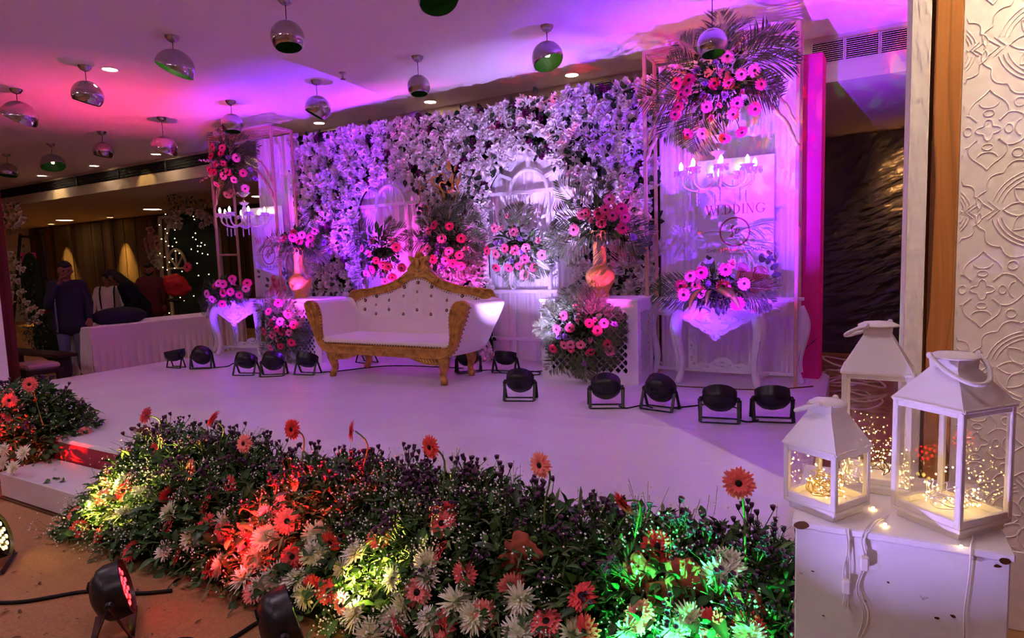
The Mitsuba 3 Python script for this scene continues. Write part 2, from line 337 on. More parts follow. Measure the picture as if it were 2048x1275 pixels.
def mandala():
    out = [loop(lambda a: ((1 + 0.055 * np.abs(np.sin(7 * a)) * 2) * np.cos(a), (1 + 0.055 * np.abs(np.sin(7 * a)) * 2) * np.sin(a)), 140)]
    for r in (0.82, 0.74, 0.66): 
        for k in range(4): out.append(loop(lambda a: (r * np.cos(a), r * np.sin(a)), 14, k * pi / 2 + 0.25, (k + 1) * pi / 2 - 0.25))
    for k in range(8):
        R = rot('z', k * pi / 4)[:2, :2]
        h = spline([(0, 0.62), (-0.13, 0.42), (-0.12, 0.26), (0, 0.14)], 12); out += [h @ R.T, (h * [-1, 1]) @ R.T]
    for k in range(4):
        R = rot('z', k * pi / 2)[:2, :2]
        out += [A([(-0.16, 0.98), (0.0, 0.78), (0.16, 0.98)]) @ R.T, A([(-0.2, 0.88), (0.0, 0.68), (0.2, 0.88)]) @ R.T]
    return out
for z in (0.155, 0.78, 1.41, 2.04, 2.67, 3.3):
    relief(qfoil(), 0.458, z, 0.155, 'flower_relief'); relief(qfoil(), 0.80, z, 0.155, 'flower_relief')
    relief(mandala(), 0.63, z + 0.315, 0.185, 'mandala_relief'); relief(mandala(), 0.30, z + 0.315, 0.135, 'mandala_relief')
spot('wall_wash_beam', (0.95, 2.35, CEIL - 0.03), (0.80, 3.1, 2.85), [1, .80, .50], 18, 36, 10)
downlight(0.95, 2.35, CEIL, 0.07, A([1.0, 0.8, 0.5]) * 9, 'warm downlight washing the embossed wall from above', None, 0.3)
downlight(0.70, 10.2, LOW, 0.07, A([1.0, 0.6, 0.25]) * 9, 'added warm downlight in the low ceiling of the alcove', None, 0.3)
spot('added_alcove_beam', (0.70, 10.2, LOW - 0.03), (0.75, 10.8, 2.4), [1, .45, .14], 5, 38, 15)  # alcove lamp and beam are added, for an orange glow on the satin
# dark satin at the back of the alcove, pink cloth strip beside the right frame, coil of cable
k = thing('satin_curtain', 'dark satin curtain hung across the back of the alcove right of the stage', 'curtain')
part(k, 'upper_sheet', grid(lambda u, v: (-2.2 + 3.05 * u, 10.8 + 0.04 * np.sin(9 * u) * (1 - v) - 0.03 * np.sin(23 * u + 3 * v), 1.55 + 1.75 * v), 60, 20), 'satin', True)
part(k, 'lower_sheet', grid(lambda u, v: (-2.2 + 3.05 * u, 10.7 + 0.05 * np.sin(7 * u + 1) * (1 - v) - 0.03 * np.sin(19 * u - 2 * v), 0.0 + 1.57 * v), 60, 20), 'satin', True)
a, b = at(1605, 300, 6.62), at(1643, 300, 6.62); zt = at(1641, 104, 6.62)[2]
k = thing('pink_drape', 'tall flat strip of pink cloth hanging beside the right gold frame', 'drape')
part(k, 'face', grid(lambda u, v: (a[0] - 0.03 + (b[0] - a[0] + 0.03) * u, 6.62 + 0.012 * np.sin(5 * v + 4 * u), ST + (zt - ST) * v), 8, 24), 'pink_cloth', True)
part(k, 'side', grid(lambda u, v: (b[0] + 0.02 * u, 6.62 + 0.25 * u + 0.012 * np.sin(5 * v + 4), ST + (zt - ST) * v), 4, 24), 'pink_cloth', True)
# ------------------------------------------------------------------ stage
SX0, SX1, SY0, SY1 = -8.53, -0.2, 2.35, 6.95
k = thing('stage', 'low stage covered in wrinkled white cloth under the backdrop', 'stage')
def stage_top(u, v):
    x, y = SX0 + (SX1 - SX0) * u, SY0 + (SY1 - SY0) * v; z = np.zeros_like(x)
    for x0, y0, L, an, h in ((-3.2, 4.5, 1.6, -0.06, .005), (-2.6, 4.2, 2.0, -0.1, .005), (-4.6, 4.4, 1.4, 0.02, .004), (-1.6, 4.4, 1.5, -0.04, .006), (-2.4, 3.6, 1.8, -0.12, .004), (-1.2, 3.7, 1.2, .05, .005), (-5.4, 3.9, 1.5, .08, .004), (-0.9, 5.3, 1.1, .02, .012), (-1.0, 5.5, 1.2, -.05, .014), (-1.1, 5.68, 1.3, .03, .012)):
        c, s = math.cos(an), math.sin(an); p, q = (x - x0) * c + (y - y0) * s, -(x - x0) * s + (y - y0) * c
        z = z + h * np.exp(-(q / 0.022) ** 2) * np.exp(-(p / (L / 2)) ** 4)
    e = np.minimum(np.minimum(x - SX0, SX1 - x), y - SY0); z = z - 0.025 * np.exp(-(e / 0.012) ** 2)
    return x, y, ST + z
part(k, 'cloth_top', grid(stage_top, 300, 420), 'stage_cloth', True)
part(k, 'front_skirt', grid(lambda u, v: (SX0 + (SX1 - SX0) * u, SY0 - 0.004 + 0.006 * np.sin(90 * u) * (1 - v) + 0.010 * np.sin(3.1 * 6 * v + 8 * u) * (v - v * v), (ST - 0.02) * v), 240, 10), 'red_cloth', True, label='red cloth skirt along the stage front')
part(k, 'left_skirt', cuboid(SX0 - 0.006, SX0, SY0, SY1, 0, ST - 0.02, 0.001), 'stage_cloth')
part(k, 'right_skirt', cuboid(SX1, SX1 + 0.006, SY0, SY1, 0, ST - 0.02, 0.001), 'stage_cloth')
k = thing('stage_step', 'low white cloth-covered step in front of the stage at its left end', 'step')
part(k, 'cover', cuboid(-5.4, -4.22, 1.98, 2.33, 0.012, 0.19, 0.008), 'stage_cloth'); part(k, 'base', cuboid(-5.41, -4.22, 1.96, 2.33, 0, 0.012, 0.002), 'nail')
# ------------------------------------------------------------------ pendant lamps on the ceiling
def shell(R, cut, n=40, m=26):
    th = np.linspace(0.0, cut, m); o = np.stack([R * np.sin(th) + 1e-4, R * np.cos(th)], 1)
    r = R - 0.005; i = np.stack([r * np.sin(th[::-1]) + 1e-4, r * np.cos(th[::-1])], 1)
    return lathe(np.vstack([o, o[-1:] * [0.99, 1]])[::-1], n), lathe(i[::-1][::-1][::-1], n)
def wave(mesh, R, amp, ph):                            # pull the lower rim into a wave
    V = mesh[0].copy(); a = np.arctan2(V[:, 1], V[:, 0]); w = np.clip(0.25 - V[:, 2] / R, 0, 1)
    V[:, 2] -= amp * R * np.cos(a - ph) * w - 0.35 * amp * R * np.cos(2 * (a - ph)) * w
    return V, mesh[1]
def pendant(x, y, zb, R, cut, tilt, dirn, amp, label, lit=0.0):
    k = thing('pendant_lamp', label, 'pendant lamp', 'chrome ball pendants on the ceiling')
    M = tr(x, y, zb) @ rot('z', dirn) @ rot('y', tilt)
    o, i = shell(R, cut)
    if amp: o, i = wave(o, R, amp, 0.6), wave(i, R, amp, 0.6)
    part(k, 'shade', xf(o, M), 'chrome', True)
    s = part(k, 'lining', xf(i, M), 'green_in', True, label='green inside of the shade')
    part(k, 'canopy', xf(lathe([(0.001, -0.055), (0.02, -0.054), (0.045, -0.04), (0.062, -0.015), (0.066, 0.0)], 24), tr(x, y, CEIL)), 'chrome', True)
    part(k, 'cord', rod((x, y, CEIL - 0.05), (x, y, zb + R - 0.004), 0.0035, 6), 'dark_slat')
    b = xf(lathe([(0.001, -0.035), (0.02, -0.03), (0.028, -0.012), (0.025, 0.008), (0.014, 0.03), (0.014, 0.06), (0.001, 0.062)], 14), tr(x, y, zb + R * 0.25))
    part(k, 'bulb', b, 'bulb', True, **(glow([1, 0.85, 0.55], lit, 0.05) if lit else {}))
D = 'chrome ball pendant, '
for x, y, z, R, cut, ti, di, am, lab, lit in (
    (-2.58, 5.51, 3.5, .150, 1.95, .25, 2.6, .22, D + 'wavy cut rim, above the right half of the flower wall', 6), (-4.11, 5.51, 3.48, .120, 2.3, .12, 2.4, 0, D + 'small bottom opening, above the middle of the flower wall', 0),
    (-5.61, 5.51, 3.47, .148, 2.2, .5, 0.6, 0, D + 'opening tilted right, above the left part of the flowers', 0), (-7.16, 5.51, 3.49, .138, 2.35, .1, 2.6, 0, D + 'in front of the top of the left gold frame', 0),
    (-8.67, 5.51, 3.35, .178, 1.75, .45, 0.4, 0, D + 'pink-lit dome with wide green opening left of the left gold frame', 0), (-10.21, 5.51, 3.49, .14, 2.2, .2, 0.6, 0, D + 'third from the far left end of the back row', 0),
    (-11.74, 5.51, 3.44, .180, 1.75, .3, 2.9, .2, D + 'wide dome, second from the far left of the back row', 1), (-13.29, 5.51, 3.48, .15, 2.1, .15, 1.9, 0, D + 'farthest left in the back row', 0),
    (-1.06, 5.51, 3.33, .126, 2.3, .14, 2.4, 0, D + 'hanging in front of the flowers on the right gold frame', 0), (-4.11, 3.75, 3.48, .134, 2.25, .15, 2.8, 0, D + 'at the top edge, nearest the middle of the front row', 0),
    (-5.63, 3.75, 3.5, .172, 1.75, .3, 0.5, .3, D + 'large dome with deep wavy rim and glowing bulb', 9), (-7.15, 3.75, 3.49, .148, 2.15, .3, 0.5, 0, D + 'under the pink part of the ceiling beside a downlight', 0),
    (-8.65, 3.75, 3.47, .185, 1.75, .45, 0.4, .2, D + 'large wavy dome at the far left of the front row', 5), (-2.59, 3.75, 3.47, .15, 1.9, .3, 2.6, .25, D + 'cut off by the top edge, right of the middle', 0)):
    pendant(x, y, z, R, cut, ti, di, am, lab, lit)
# ------------------------------------------------------------------ gold frames with pleated backs
def pleat(x0, x1, y, z0, z1, n, amp, seed):
    r = np.random.default_rng(seed); w = r.uniform(0.5, 1.6, n); w = np.cumsum(w) / w.sum(); h = r.uniform(0.3, 1.0, n)
    def f(u, v):
        k = np.clip(np.searchsorted(w, u), 0, n - 1); lo = np.where(k > 0, w[k - 1], 0); t = (u - lo) / np.maximum(w[k] - lo, 1e-6)
        return x0 + (x1 - x0) * u, y - amp * h[k] * np.sin(pi * t) ** 1.5 * (0.55 + 0.45 * np.cos(2.2 * v + k)) , z0 + (z1 - z0) * v
    return grid(f, n * 8, 14)
def gold_frame(x0, x1, yf, yb, ztop, side, where):
    k = thing('frame_stand', f'tall gold box frame with arched branches at the {where} end of the flower wall', 'frame stand')
    b = 0.032; post = 'post_gold'
    for x in (x0, x1):
        for y in (yf, yb): part(k, 'post', cuboid(x - b / 2, x + b / 2, y - b / 2, y + b / 2, ST, ztop), post)
    for z in (ztop,):
        for y in (yf, yb): part(k, 'top_rail', cuboid(x0, x1, y - b / 2, y + b / 2, z - b, z), post)
        for x in (x0, x1): part(k, 'side_rail', cuboid(x - b / 2, x + b / 2, yf, yb, z - b, z), post)
    for i in range(4): y = yf + (i + 1) * (yb - yf) / 5; part(k, 'top_slat', cuboid(x0, x1, y - 0.02, y + 0.02, ztop - 0.024, ztop - 0.004), post)
    zz = 1.83; xs = x0 if side < 0 else x1
    for x in (x0, x1): part(k, 'side_bar', cuboid(x - b / 2, x + b / 2, yf, yb, zz - b / 2, zz + b / 2), post)
    for s, x, xm in ((1, x0, x0 + 0.62), (-1, x1, x1 - 0.62)):
        for dy, dz, r in ((0.0, 0, .018), (0.03, 0.16, .013)):
            c = spline([(x, yf + dy, 2.52 + dz), (x + s * 0.14, yf + dy - .01, 2.8 + dz), (x + s * 0.33, yf + dy - .02, 3.0 + dz), (xm, yf + dy - .03, 3.12 + dz * .6)], 20)
            part(k, 'arched_branch', tube(c + 0.006 * rng.normal(size=c.shape), np.linspace(r * 1.25, r * 0.8, 20), 7), post, True)
    return k
gold_frame(-1.83, -0.45, 6.14, 6.5, 3.59, 1, 'right'); gold_frame(-8.53, -7.18, 6.14, 6.5, 3.59, -1, 'left')
def back_drape(x0, x1, where, seed, beads):
    k = thing('pleated_curtain', f'pleated white curtain with strings of beads behind the {where} gold frame', 'curtain')
    part(k, 'cloth', pleat(x0, x1, 6.62, ST + 0.02, 3.56, 22, 0.055, seed), 'drape', True)
    bd = ball((0, 0, 0), 0.0095, 6, 4)
    for x in beads: part(k, 'bead_string', scatter(bd, [tr(x, 6.535, z) for z in np.arange(0.5, 2.75, 0.026)]), 'crystal', True)
back_drape(-1.82, -0.44, 'right', 3, (-1.55, -1.30, -1.0, -0.71, -0.49)); back_drape(-8.1, -7.16, 'left', 4, (-7.95, -7.68, -7.4))
# ------------------------------------------------------------------ wedding sign boards
def stroke(pts, w, n=40):
    return LineString(spline(pts, n)).buffer(w / 2, quad_segs=4)
def flat(poly, y, t=0.0015): return xf(ext(poly, t, 'xz'), tr(0, y - t, 0))
def word(s, cx, cz, h, y, wid=None, bold=False, slope=0.0):
    m = meshkit.text_mesh(s, h, 0.0015, bold); V = A(m.vertices); w = V[:, 0].max() - V[:, 0].min(); k = 1 if wid is None else wid / w
    V = np.stack([cx + (V[:, 0] - V[:, 0].min() - w / 2) * k, y - V[:, 2], cz + V[:, 1]], 1); V[:, 2] += slope * (V[:, 0] - cx)
    return V, A(m.faces)[:, ::1]
mat('ink_rose', '#a8405e', 0.6); mat('ink_grey', '#6e6270', 0.7); mat('ink_rose_light', '#d9809a', 0.7); mat('ink_leaf', '#5d5a60', 0.7); mat('board', '#d4d0de', 0.6)
def serif(cx, cz, h, y):                               # WEDDING in capitals with serifs
    L = lambda a, b, w: LineString([a, b]).buffer(w / 2, cap_style='flat'); ser = lambda x, z, w=.26: sbox(x - w / 2, z - (.03 if z else 0), x + w / 2, z + (0 if z else .03))
    E = unary_union([L((.12, 0), (.12, 1), .12), L((0, .985), (.58, .985), .03), L((0, .015), (.6, .015), .03), L((.12, .52), (.45, .52), .03), L((.57, 1), (.57, .82), .03), L((.59, 0), (.59, .2), .03), L((.44, .42), (.44, .62), .03)])
    bowl = affinity.scale(Point(.2, .5).buffer(.5, 32), 1.1, 1).difference(affinity.scale(Point(.19, .5).buffer(.465, 32), .88, 1)).intersection(sbox(.2, 0, 1, 1))
    D_ = unary_union([L((.14, 0), (.14, 1), .12), ser(.12, 0), ser(.12, 1), bowl]); I_ = unary_union([L((.14, 0), (.14, 1), .12), ser(.14, 0, .28), ser(.14, 1, .28)])
    W_ = unary_union([L((.10, 1), (.40, 0), .12), L((.40, 0), (.62, 1), .04), L((.56, 1), (.86, 0), .12), L((.86, 0), (1.08, 1), .04), ser(.10, 1), ser(.60, 1), ser(1.08, 1, .22)])
    N_l = unary_union([L((.12, 0), (.12, 1), .035), L((.12, 1), (.72, 0), .12), L((.72, 0), (.72, 1), .035), ser(.12, 0, .22), ser(.08, 1, .2), ser(.72, 1, .22)])
    G_ = unary_union([affinity.scale(Point(.5, .5).buffer(.5, 32), .95, 1).difference(affinity.scale(Point(.53, .5).buffer(.465, 32), .82, 1)).difference(sbox(.62, .38, 1.2, .80)), L((.80, .06), (.80, .42), .10), ser(.80, .42, .28), L((.86, .72), (.86, .95), .03)])
    out, x = [], 0
    for g, w in ((W_, 1.2), (E, .74), (D_, .92), (D_, .92), (I_, .42), (N_l, .96), (G_, .95)): out.append(affinity.translate(g, x, 0)); x += w
    g = affinity.translate(unary_union(out), -x / 2, 0); return flat(affinity.translate(affinity.scale(g, h * .96, h, origin=(0, 0)), cx, cz), y)
def sign(cx, where):
    k = thing('wedding_sign', f'white printed wedding board with ring monogram hanging behind the chandelier in the {where} gold frame', 'sign'); y = 6.44
    part(k, 'board', cuboid(cx - 0.36, cx + 0.36, y, y + 0.012, 1.16, 2.52, 0.003), 'board'); yy = y - 0.0005
    part(k, 'word_wedding', serif(cx, 1.975, 0.095, yy), 'ink_rose')
    part(k, 'ring', flat(Point(cx, 1.80).buffer(0.145, 48).difference(Point(cx, 1.80).buffer(0.131, 48)), yy), 'ink_rose')
    mono = [stroke([(-.036, .03), (-.016, .062), (-.03, .055), (-.034, .02), (-.026, -.02), (-.036, -.05), (-.048, -.042), (-.03, -.028)], .009), stroke([(-.03, -.005), (-.005, .025), (.012, .03), (.006, -.012), (.02, -.012), (.036, .022), (.046, .018)], .008)]
    part(k, 'monogram', flat(affinity.translate(unary_union(mono), cx + .005, 1.80), yy), 'ink_rose')
    sw = [stroke([(-.29, .008), (-.2, .016), (-.1, .006), (-.04, .0)], .004), stroke([(.045, .018), (.12, .035), (.2, .05), (.28, .066), (.32, .055)], .004)]
    part(k, 'swash', flat(affinity.translate(unary_union(sw), cx, 1.795), yy), 'ink_grey')
    part(k, 'names', word('SHESTHA  &  VISHAL', cx, 1.605, 0.034, yy, 0.54), 'ink_grey'); part(k, 'date', word('20TH FEB 2022', cx, 1.575, 0.014, yy, 0.2), 'ink_grey')
    for i, (dx, dz, r) in enumerate(((.10, 1.36, .085), (.23, 1.37, .09), (.04, 1.27, .08), (.16, 1.25, .09), (.07, 1.44, .06), (.28, 1.28, .07))):
        part(k, 'printed_rose', flat(Point(cx + dx, dz).buffer(r), yy - 0.0003 * i), 'ink_rose_light')
        for q in (0.75, 0.5, 0.25): part(k, 'printed_petal', flat(Point(cx + dx + .006, dz).buffer(r * q).difference(Point(cx + dx + .012, dz + .01).buffer(r * q * 0.86)), yy - 0.0018 - 0.0003 * i), 'ink_rose')
    lf = Polygon(spline([(0, 0), (.03, .025), (.09, 0), (.03, -.025)], 20, True))
    for dx, dz, an in ((.33, 1.42, .7), (.34, 1.36, .2), (.30, 1.47, 1.3), (-.03, 1.40, 2.4), (-.04, 1.33, 3.0), (.25, 1.49, 1.6), (-.05, 1.25, 3.4)):
        part(k, 'printed_leaf', flat(affinity.translate(affinity.rotate(lf, an, (0, 0), True), cx + dx, dz), yy - 0.0002), 'ink_leaf')
    for dx, dz, an in ((-.26, 1.54, .4), (-.25, 1.46, 1.0), (.31, 1.57, .3), (.28, 1.51, 2.0), (.34, 1.51, .2)):
        w = unary_union([affinity.rotate(affinity.scale(lf, .45, .6, origin=(0, 0)), a, (0, 0), True) for a in (an, an + 1.3)])
        part(k, 'printed_butterfly', flat(affinity.translate(w, cx + dx, dz), yy - 0.0002), 'ink_leaf')
sign(-1.03, 'right'); sign(-7.76, 'left')
# ------------------------------------------------------------------ crystal chandeliers
def chandelier(cx, cy, cz, where, nb=8, w=0.36):
    k = thing('chandelier', f'crystal chandelier with lit candle bulbs hanging in the {where} gold frame', 'chandelier')
    part(k, 'column', xf(lathe([(.001, -.16), (.03, -.15), (.085, -.12), (.10, -.10), (.05, -.085), (.03, -.05), (.045, .0), (.05, .08), (.03, .14), (.018, .18), (.05, .2), (.075, .225), (.03, .235), (.012, .26), (.001, .27)], 20), tr(cx, cy, cz)), 'crystal_glass', True)
    part(k, 'chain', rod((cx, cy, cz + .26), (cx, cy, 3.2), .005, 6), 'brass')
    part(k, 'upper_bowl', xf(lathe([(.02, .30), (.06, .33), (.10, .36), (.105, .365), (.055, .335), (.02, .31)], 16), tr(cx, cy, cz)), 'crystal_glass', True)
    for i in range(nb):
        a = 2 * pi * (i + 0.35) / nb; d = A([math.cos(a), math.sin(a), 0])
        pts = [(0.04, -.06), (.12, -.11), (.22, -.12), (.31, -.06), (w - .02, .03)]
        ar = part(k, 'arm', tube(spline([(cx + d[0] * r, cy + d[1] * r, cz + z) for r, z in pts], 16), .012, 7), 'crystal_glass', True)
        part(ar, 'drip_bowl', xf(lathe([(.008, .0), (.012, .02), (.035, .032), (.070, .058), (.074, .064), (.034, .045), (.012, .035), (.012, .07), (.001, .07)], 9), tr(*(A([cx, cy, cz]) + d * w))), 'crystal', True)
        part(ar, 'candle_bulb', xf(lathe([(.001, .066), (.013, .07), (.021, .095), (.018, .12), (.008, .14), (.001, .15)], 10), tr(*(A([cx, cy, cz]) + d * w))), 'bulb', True, **glow([1, 0.80, 0.5], 9, 0.1))
        dr_ = lathe([(.0005, -.045), (.008, -.03), (.010, -.022), (.0005, 0)], 6)
        part(ar, 'pendant_drop', scatter(dr_, [tr(*(A([cx, cy, cz]) + d * (w + .0) + A([.06 * math.cos(q), .06 * math.sin(q), .05 - .0]))) for q in np.arange(8) * pi / 4] + [tr(*(A([cx, cy, cz]) + d * .25 + A([0, 0, -.13 - .03 * j]))) for j in range(4)]), 'crystal', kind='stuff')
chandelier(-1.13, 6.10, 2.315, 'right', w=.33); chandelier(-7.80, 6.10, 2.34, 'left', w=.33)
# ------------------------------------------------------------------ carved plinths
def quatre(r): return unary_union([Point(r * .55 * c, r * .55 * s).buffer(r * .5, 4) for c, s in ((1, 0), (-1, 0), (0, 1), (0, -1))] + [sbox(-r * .5, -r * .5, r * .5, r * .5).buffer(0)])
def jali(w, h, mx_=.11, mt=.11, step=.078):
    holes = []; q = quatre(.027); nx = int((w - 2 * mx_) / step); nzz = int((h - 2 * mt) / step)
    reg = sbox(mx_, mt, w - mx_, h - mt)
    for i in range(nx + 1):
        for j in range(2 * nzz + 2):
            if j % 2 == 0 or i < nx:
                x = w / 2 + (i - nx / 2) * step + (step / 2 if j % 2 else 0); z = h / 2 + (j - nzz) * step / 2
                g = affinity.translate(q, x, z).intersection(reg)
                if g.area > 1e-5: holes.append(g)
    return sbox(0, 0, w, h).difference(unary_union(holes))
def plinth(x0, x1, y0, y1, where):
    k = thing('carved_plinth', f'white wooden pedestal box with pierced lattice sides standing {where} of the sofa', 'plinth'); h = 0.82
    part(k, 'front_lattice', xf(ext(jali(x1 - x0, h), .02, 'xz'), tr(x0, y0, ST)), 'old_white', False)
    for x in (x0, x1 - .02): part(k, 'side_lattice', xf(ext(jali(y1 - y0 - .02, h, .07, .11, .07), .02, 'yz'), tr(x, y0 + .02, ST)), 'old_white', False)
    part(k, 'back_panel', cuboid(x0 + .02, x1 - .02, y1 - .02, y1, ST, ST + h), 'old_white'); part(k, 'top', cuboid(x0 - .012, x1 + .012, y0 - .012, y1 + .012, ST + h, ST + h + .025, .004), 'old_white')
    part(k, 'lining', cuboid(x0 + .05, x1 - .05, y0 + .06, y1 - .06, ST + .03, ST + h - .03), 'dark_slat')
plinth(-2.85, -1.81, 5.75, 6.24, 'right'); plinth(-7.09, -6.06, 5.75, 6.24, 'left')
# ------------------------------------------------------------------ vases
def vase(x, y, where):
    k = thing('vase', f'tall long-necked orange vase with round belly on the {where} carved plinth', 'vase'); s = 1.0
    pr = [(.001, 0), (.085, 0), (.09, .01), (.088, .03), (.105, .09), (.138, .155), (.15, .21), (.14, .26), (.105, .30), (.074, .325), (.068, .36), (.064, .48), (.068, .58), (.082, .64), (.10, .675), (.102, .68), (.094, .678), (.06, .58), (.05, .4), (.001, .38)]
    part(k, 'body', xf(lathe(spline(pr[1:16], 70).tolist() + pr[16:], 36), tr(x, y, 1.185)), 'vase_glaze', True)
vase(-2.28, 6.0, 'right'); vase(-6.64, 6.0, 'left')
# ------------------------------------------------------------------ sofa
SO = tr(-4.44, 5.08, ST)
k = thing('sofa', 'white tufted leather wedding sofa with carved gold frame and crest', 'sofa')
outer = spline([(.78, .275), (.88, .315), (.95, .39), (1.0, .50), (1.05, .62), (1.10, .74), (1.125, .82)], 30)
inner = spline([(.80, .375), (.87, .40), (.90, .47), (.905, .58), (.905, .68), (.925, .77), (.965, .84)], 30)
top = spline([(.965, .84), (1.03, .868), (1.10, .85), (1.125, .82)], 12)
armp = np.vstack([outer, top[::-1][1:], inner[::-1]])
rail = np.vstack([np.stack([np.linspace(-.80, .80, 30), np.full(30, .375)], 1)])
full = np.vstack([armp[:], rail[::-1] , (armp * [-1, 1])[::-1], np.stack([np.linspace(-.78, .78, 30), np.full(30, .275)], 1)])
gp = Polygon(full).buffer(0.004)
part(k, 'front_frame', xf(ext(gp, .055, 'xz'), SO @ tr(0, -.02, 0)), 'gold', 25, label='carved gold front frame')
mould = []
for s in (-1, 1):
    mould.append(tube(np.c_[outer[:, 0] * s - s * .012, np.full(30, -.022), outer[:, 1] + .008], .010, 6)); mould.append(tube(np.c_[inner[:, 0] * s + s * .010, np.full(30, -.022), inner[:, 1]], .008, 6))
    mid = (outer + inner) / 2; mould.append(tube(np.c_[mid[3:-3, 0] * s, np.full(24, -.022), mid[3:-3, 1]], np.linspace(.006, .014, 24), 6))
    for t in (.8, .88): q = mid[int(t * 29)]; mould += [tube(np.c_[(q[0] + r * np.cos(a)) * s, np.full(20, -.024), q[1] - .03 + r * np.sin(a)], .005, 5) for r, a in ((.035, np.linspace(0, 4.5, 20)), (.02, np.linspace(1, 6, 20)))]
for z in (.285, .31, .345, .365): mould.append(tube([(-.78 if z < .3 or z > .36 else -.5, -.022, z), (.78 if z < .3 or z > .36 else .5, -.022, z)], .006, 6))
for i in range(7): a = (i - 3) * .4; mould.append(ball((.045 * math.sin(a), -.024, .325 + .03 * math.cos(a) - .015), (.012, .012, .018), 6, 5))
part(k, 'carved_mouldings', xf(cat(mould), SO), 'gold', True)
for s in (-1, 1):
    def armf(u, v, s=s):                               # the upholstered arm: profile swept back
        P_ = np.vstack([inner, top[1:], outer[::-1][1:]]); n = len(P_) - 1; i = np.clip((u * n).astype(int), 0, n - 1); t = u * n - i
        c = P_[i] * (1 - t[..., None]) + P_[i + 1] * t[..., None]; g = 1 + .05 * v * np.clip((c[..., 1] - .4) / .4, 0, 1)
        return s * c[..., 0] * g, .033 + v * .60, c[..., 1] - .014 * v
    m = grid(armf, 80, 10); m = (m[0], m[1] if s < 0 else m[1][:, ::-1]); part(k, 'arm', xf(m, SO), 'leather', 40)
    part(k, 'arm_back', xf(ext(Polygon(armp * [s, 1]), .01, 'xz'), SO @ tr(0, .625, 0)), 'leather', False)
part(k, 'seat', xf(cuboid(-.92, .92, .0, .70, .372, .452, .03), SO), 'leather', 60)
part(k, 'under_seat', xf(cuboid(-.80, .80, .04, .66, .285, .372, .01), SO), 'leather')
bo = np.vstack([spline([(0, 1.20), (.13, 1.175), (.22, 1.12), (.36, 1.05), (.55, 1.0), (.78, .965), (.98, .93), (1.045, .865)], 60)])
bi = np.vstack([spline([(0, 1.105), (.10, 1.085), (.22, 1.02), (.38, .955), (.58, .915), (.78, .89), (.97, .83)], 60)])
BP = SO @ tr(0, .60, .0) @ tr(0, 0, .4) @ rot('x', -.12) @ tr(0, 0, -.4)
gb = Polygon(np.vstack([bo, bi[::-1], (bi * [-1, 1]), (bo * [-1, 1])[::-1]])).buffer(.006)
part(k, 'back_frame', xf(ext(gb, .06, 'xz'), BP), 'gold', 25, label='carved gold back rail')
btn = [(x, z) for z, xs in ((1.04, (0,)), (.985, (-.2, .2)), (.93, (-.42, 0, .42)), (.88, (-.62, -.2, .2, .62)), (.83, (-.8, -.42, 0, .42, .8)), (.775, (-.62, -.2, .2, .62)), (.72, (-.8, -.42, 0, .42, .8)), (.67, (-.62, -.2, .2, .62))) for x in xs]
def backf(u, v):
    x = -.96 + 1.92 * u; zt = np.interp(np.abs(x), bi[:, 0], bi[:, 1]) + .012; z = .43 + (zt - .43) * v
    y = .012 - .024 * (1 - (2 * u - 1) ** 8) * np.sin(pi * np.clip(v, 0, 1)) ** .8
    for bx, bz in btn: d = np.hypot(x - bx, z - bz); y = y + np.clip((zt - .02 - z) / .07, 0, 1) * ( .030 * np.exp(-(d / .036) ** 2) - .010 * np.exp(-((d - .10) / .045) ** 2))
    return x, y, z
part(k, 'backrest', xf(grid(backf, 120, 60), BP), 'leather', True)
part(k, 'back_cloth', xf(ext(Polygon(np.vstack([bi, [[.9, .40], [-.9, .40]], (bi * [-1, 1])[::-1]])), .02, 'xz'), BP @ tr(0, .03, 0)), 'leather', False)
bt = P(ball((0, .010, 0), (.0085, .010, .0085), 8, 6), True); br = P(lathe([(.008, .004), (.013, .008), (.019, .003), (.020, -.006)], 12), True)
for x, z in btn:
    if z < np.interp(abs(x), bi[:, 0], bi[:, 1]) - .03: part(k, 'crystal_button', bt, 'crystal', True, BP @ tr(x, -.006, z)); part(k, 'dimple_shade_ring', br, 'nail', True, BP @ tr(x, .004, z) @ rot('x', pi / 2))  # dark ring round each button stands in for the shade of its dimple
crest = [(0, 1.395), (.03, 1.37), (.045, 1.33), (.10, 1.335), (.135, 1.345), (.115, 1.30), (.085, 1.27), (.115, 1.235), (.15, 1.20), (.14, 1.17), (.20, 1.14), (.22, 1.10), (.12, 1.10), (0, 1.115)]
cp = Polygon(crest + [(-x, z) for x, z in crest[::-1]]).buffer(.008).buffer(-.003)
part(k, 'crest', xf(ext(cp, .07, 'xz'), BP @ tr(0, -.012, 0)), 'gold', 25, label='pierced gold crest at the top of the backrest')
orn = [ball((0, -.02, 1.25), (.04, .02, .06), 10, 8), ball((0, -.02, 1.35), (.02, .016, .03), 8, 6)]
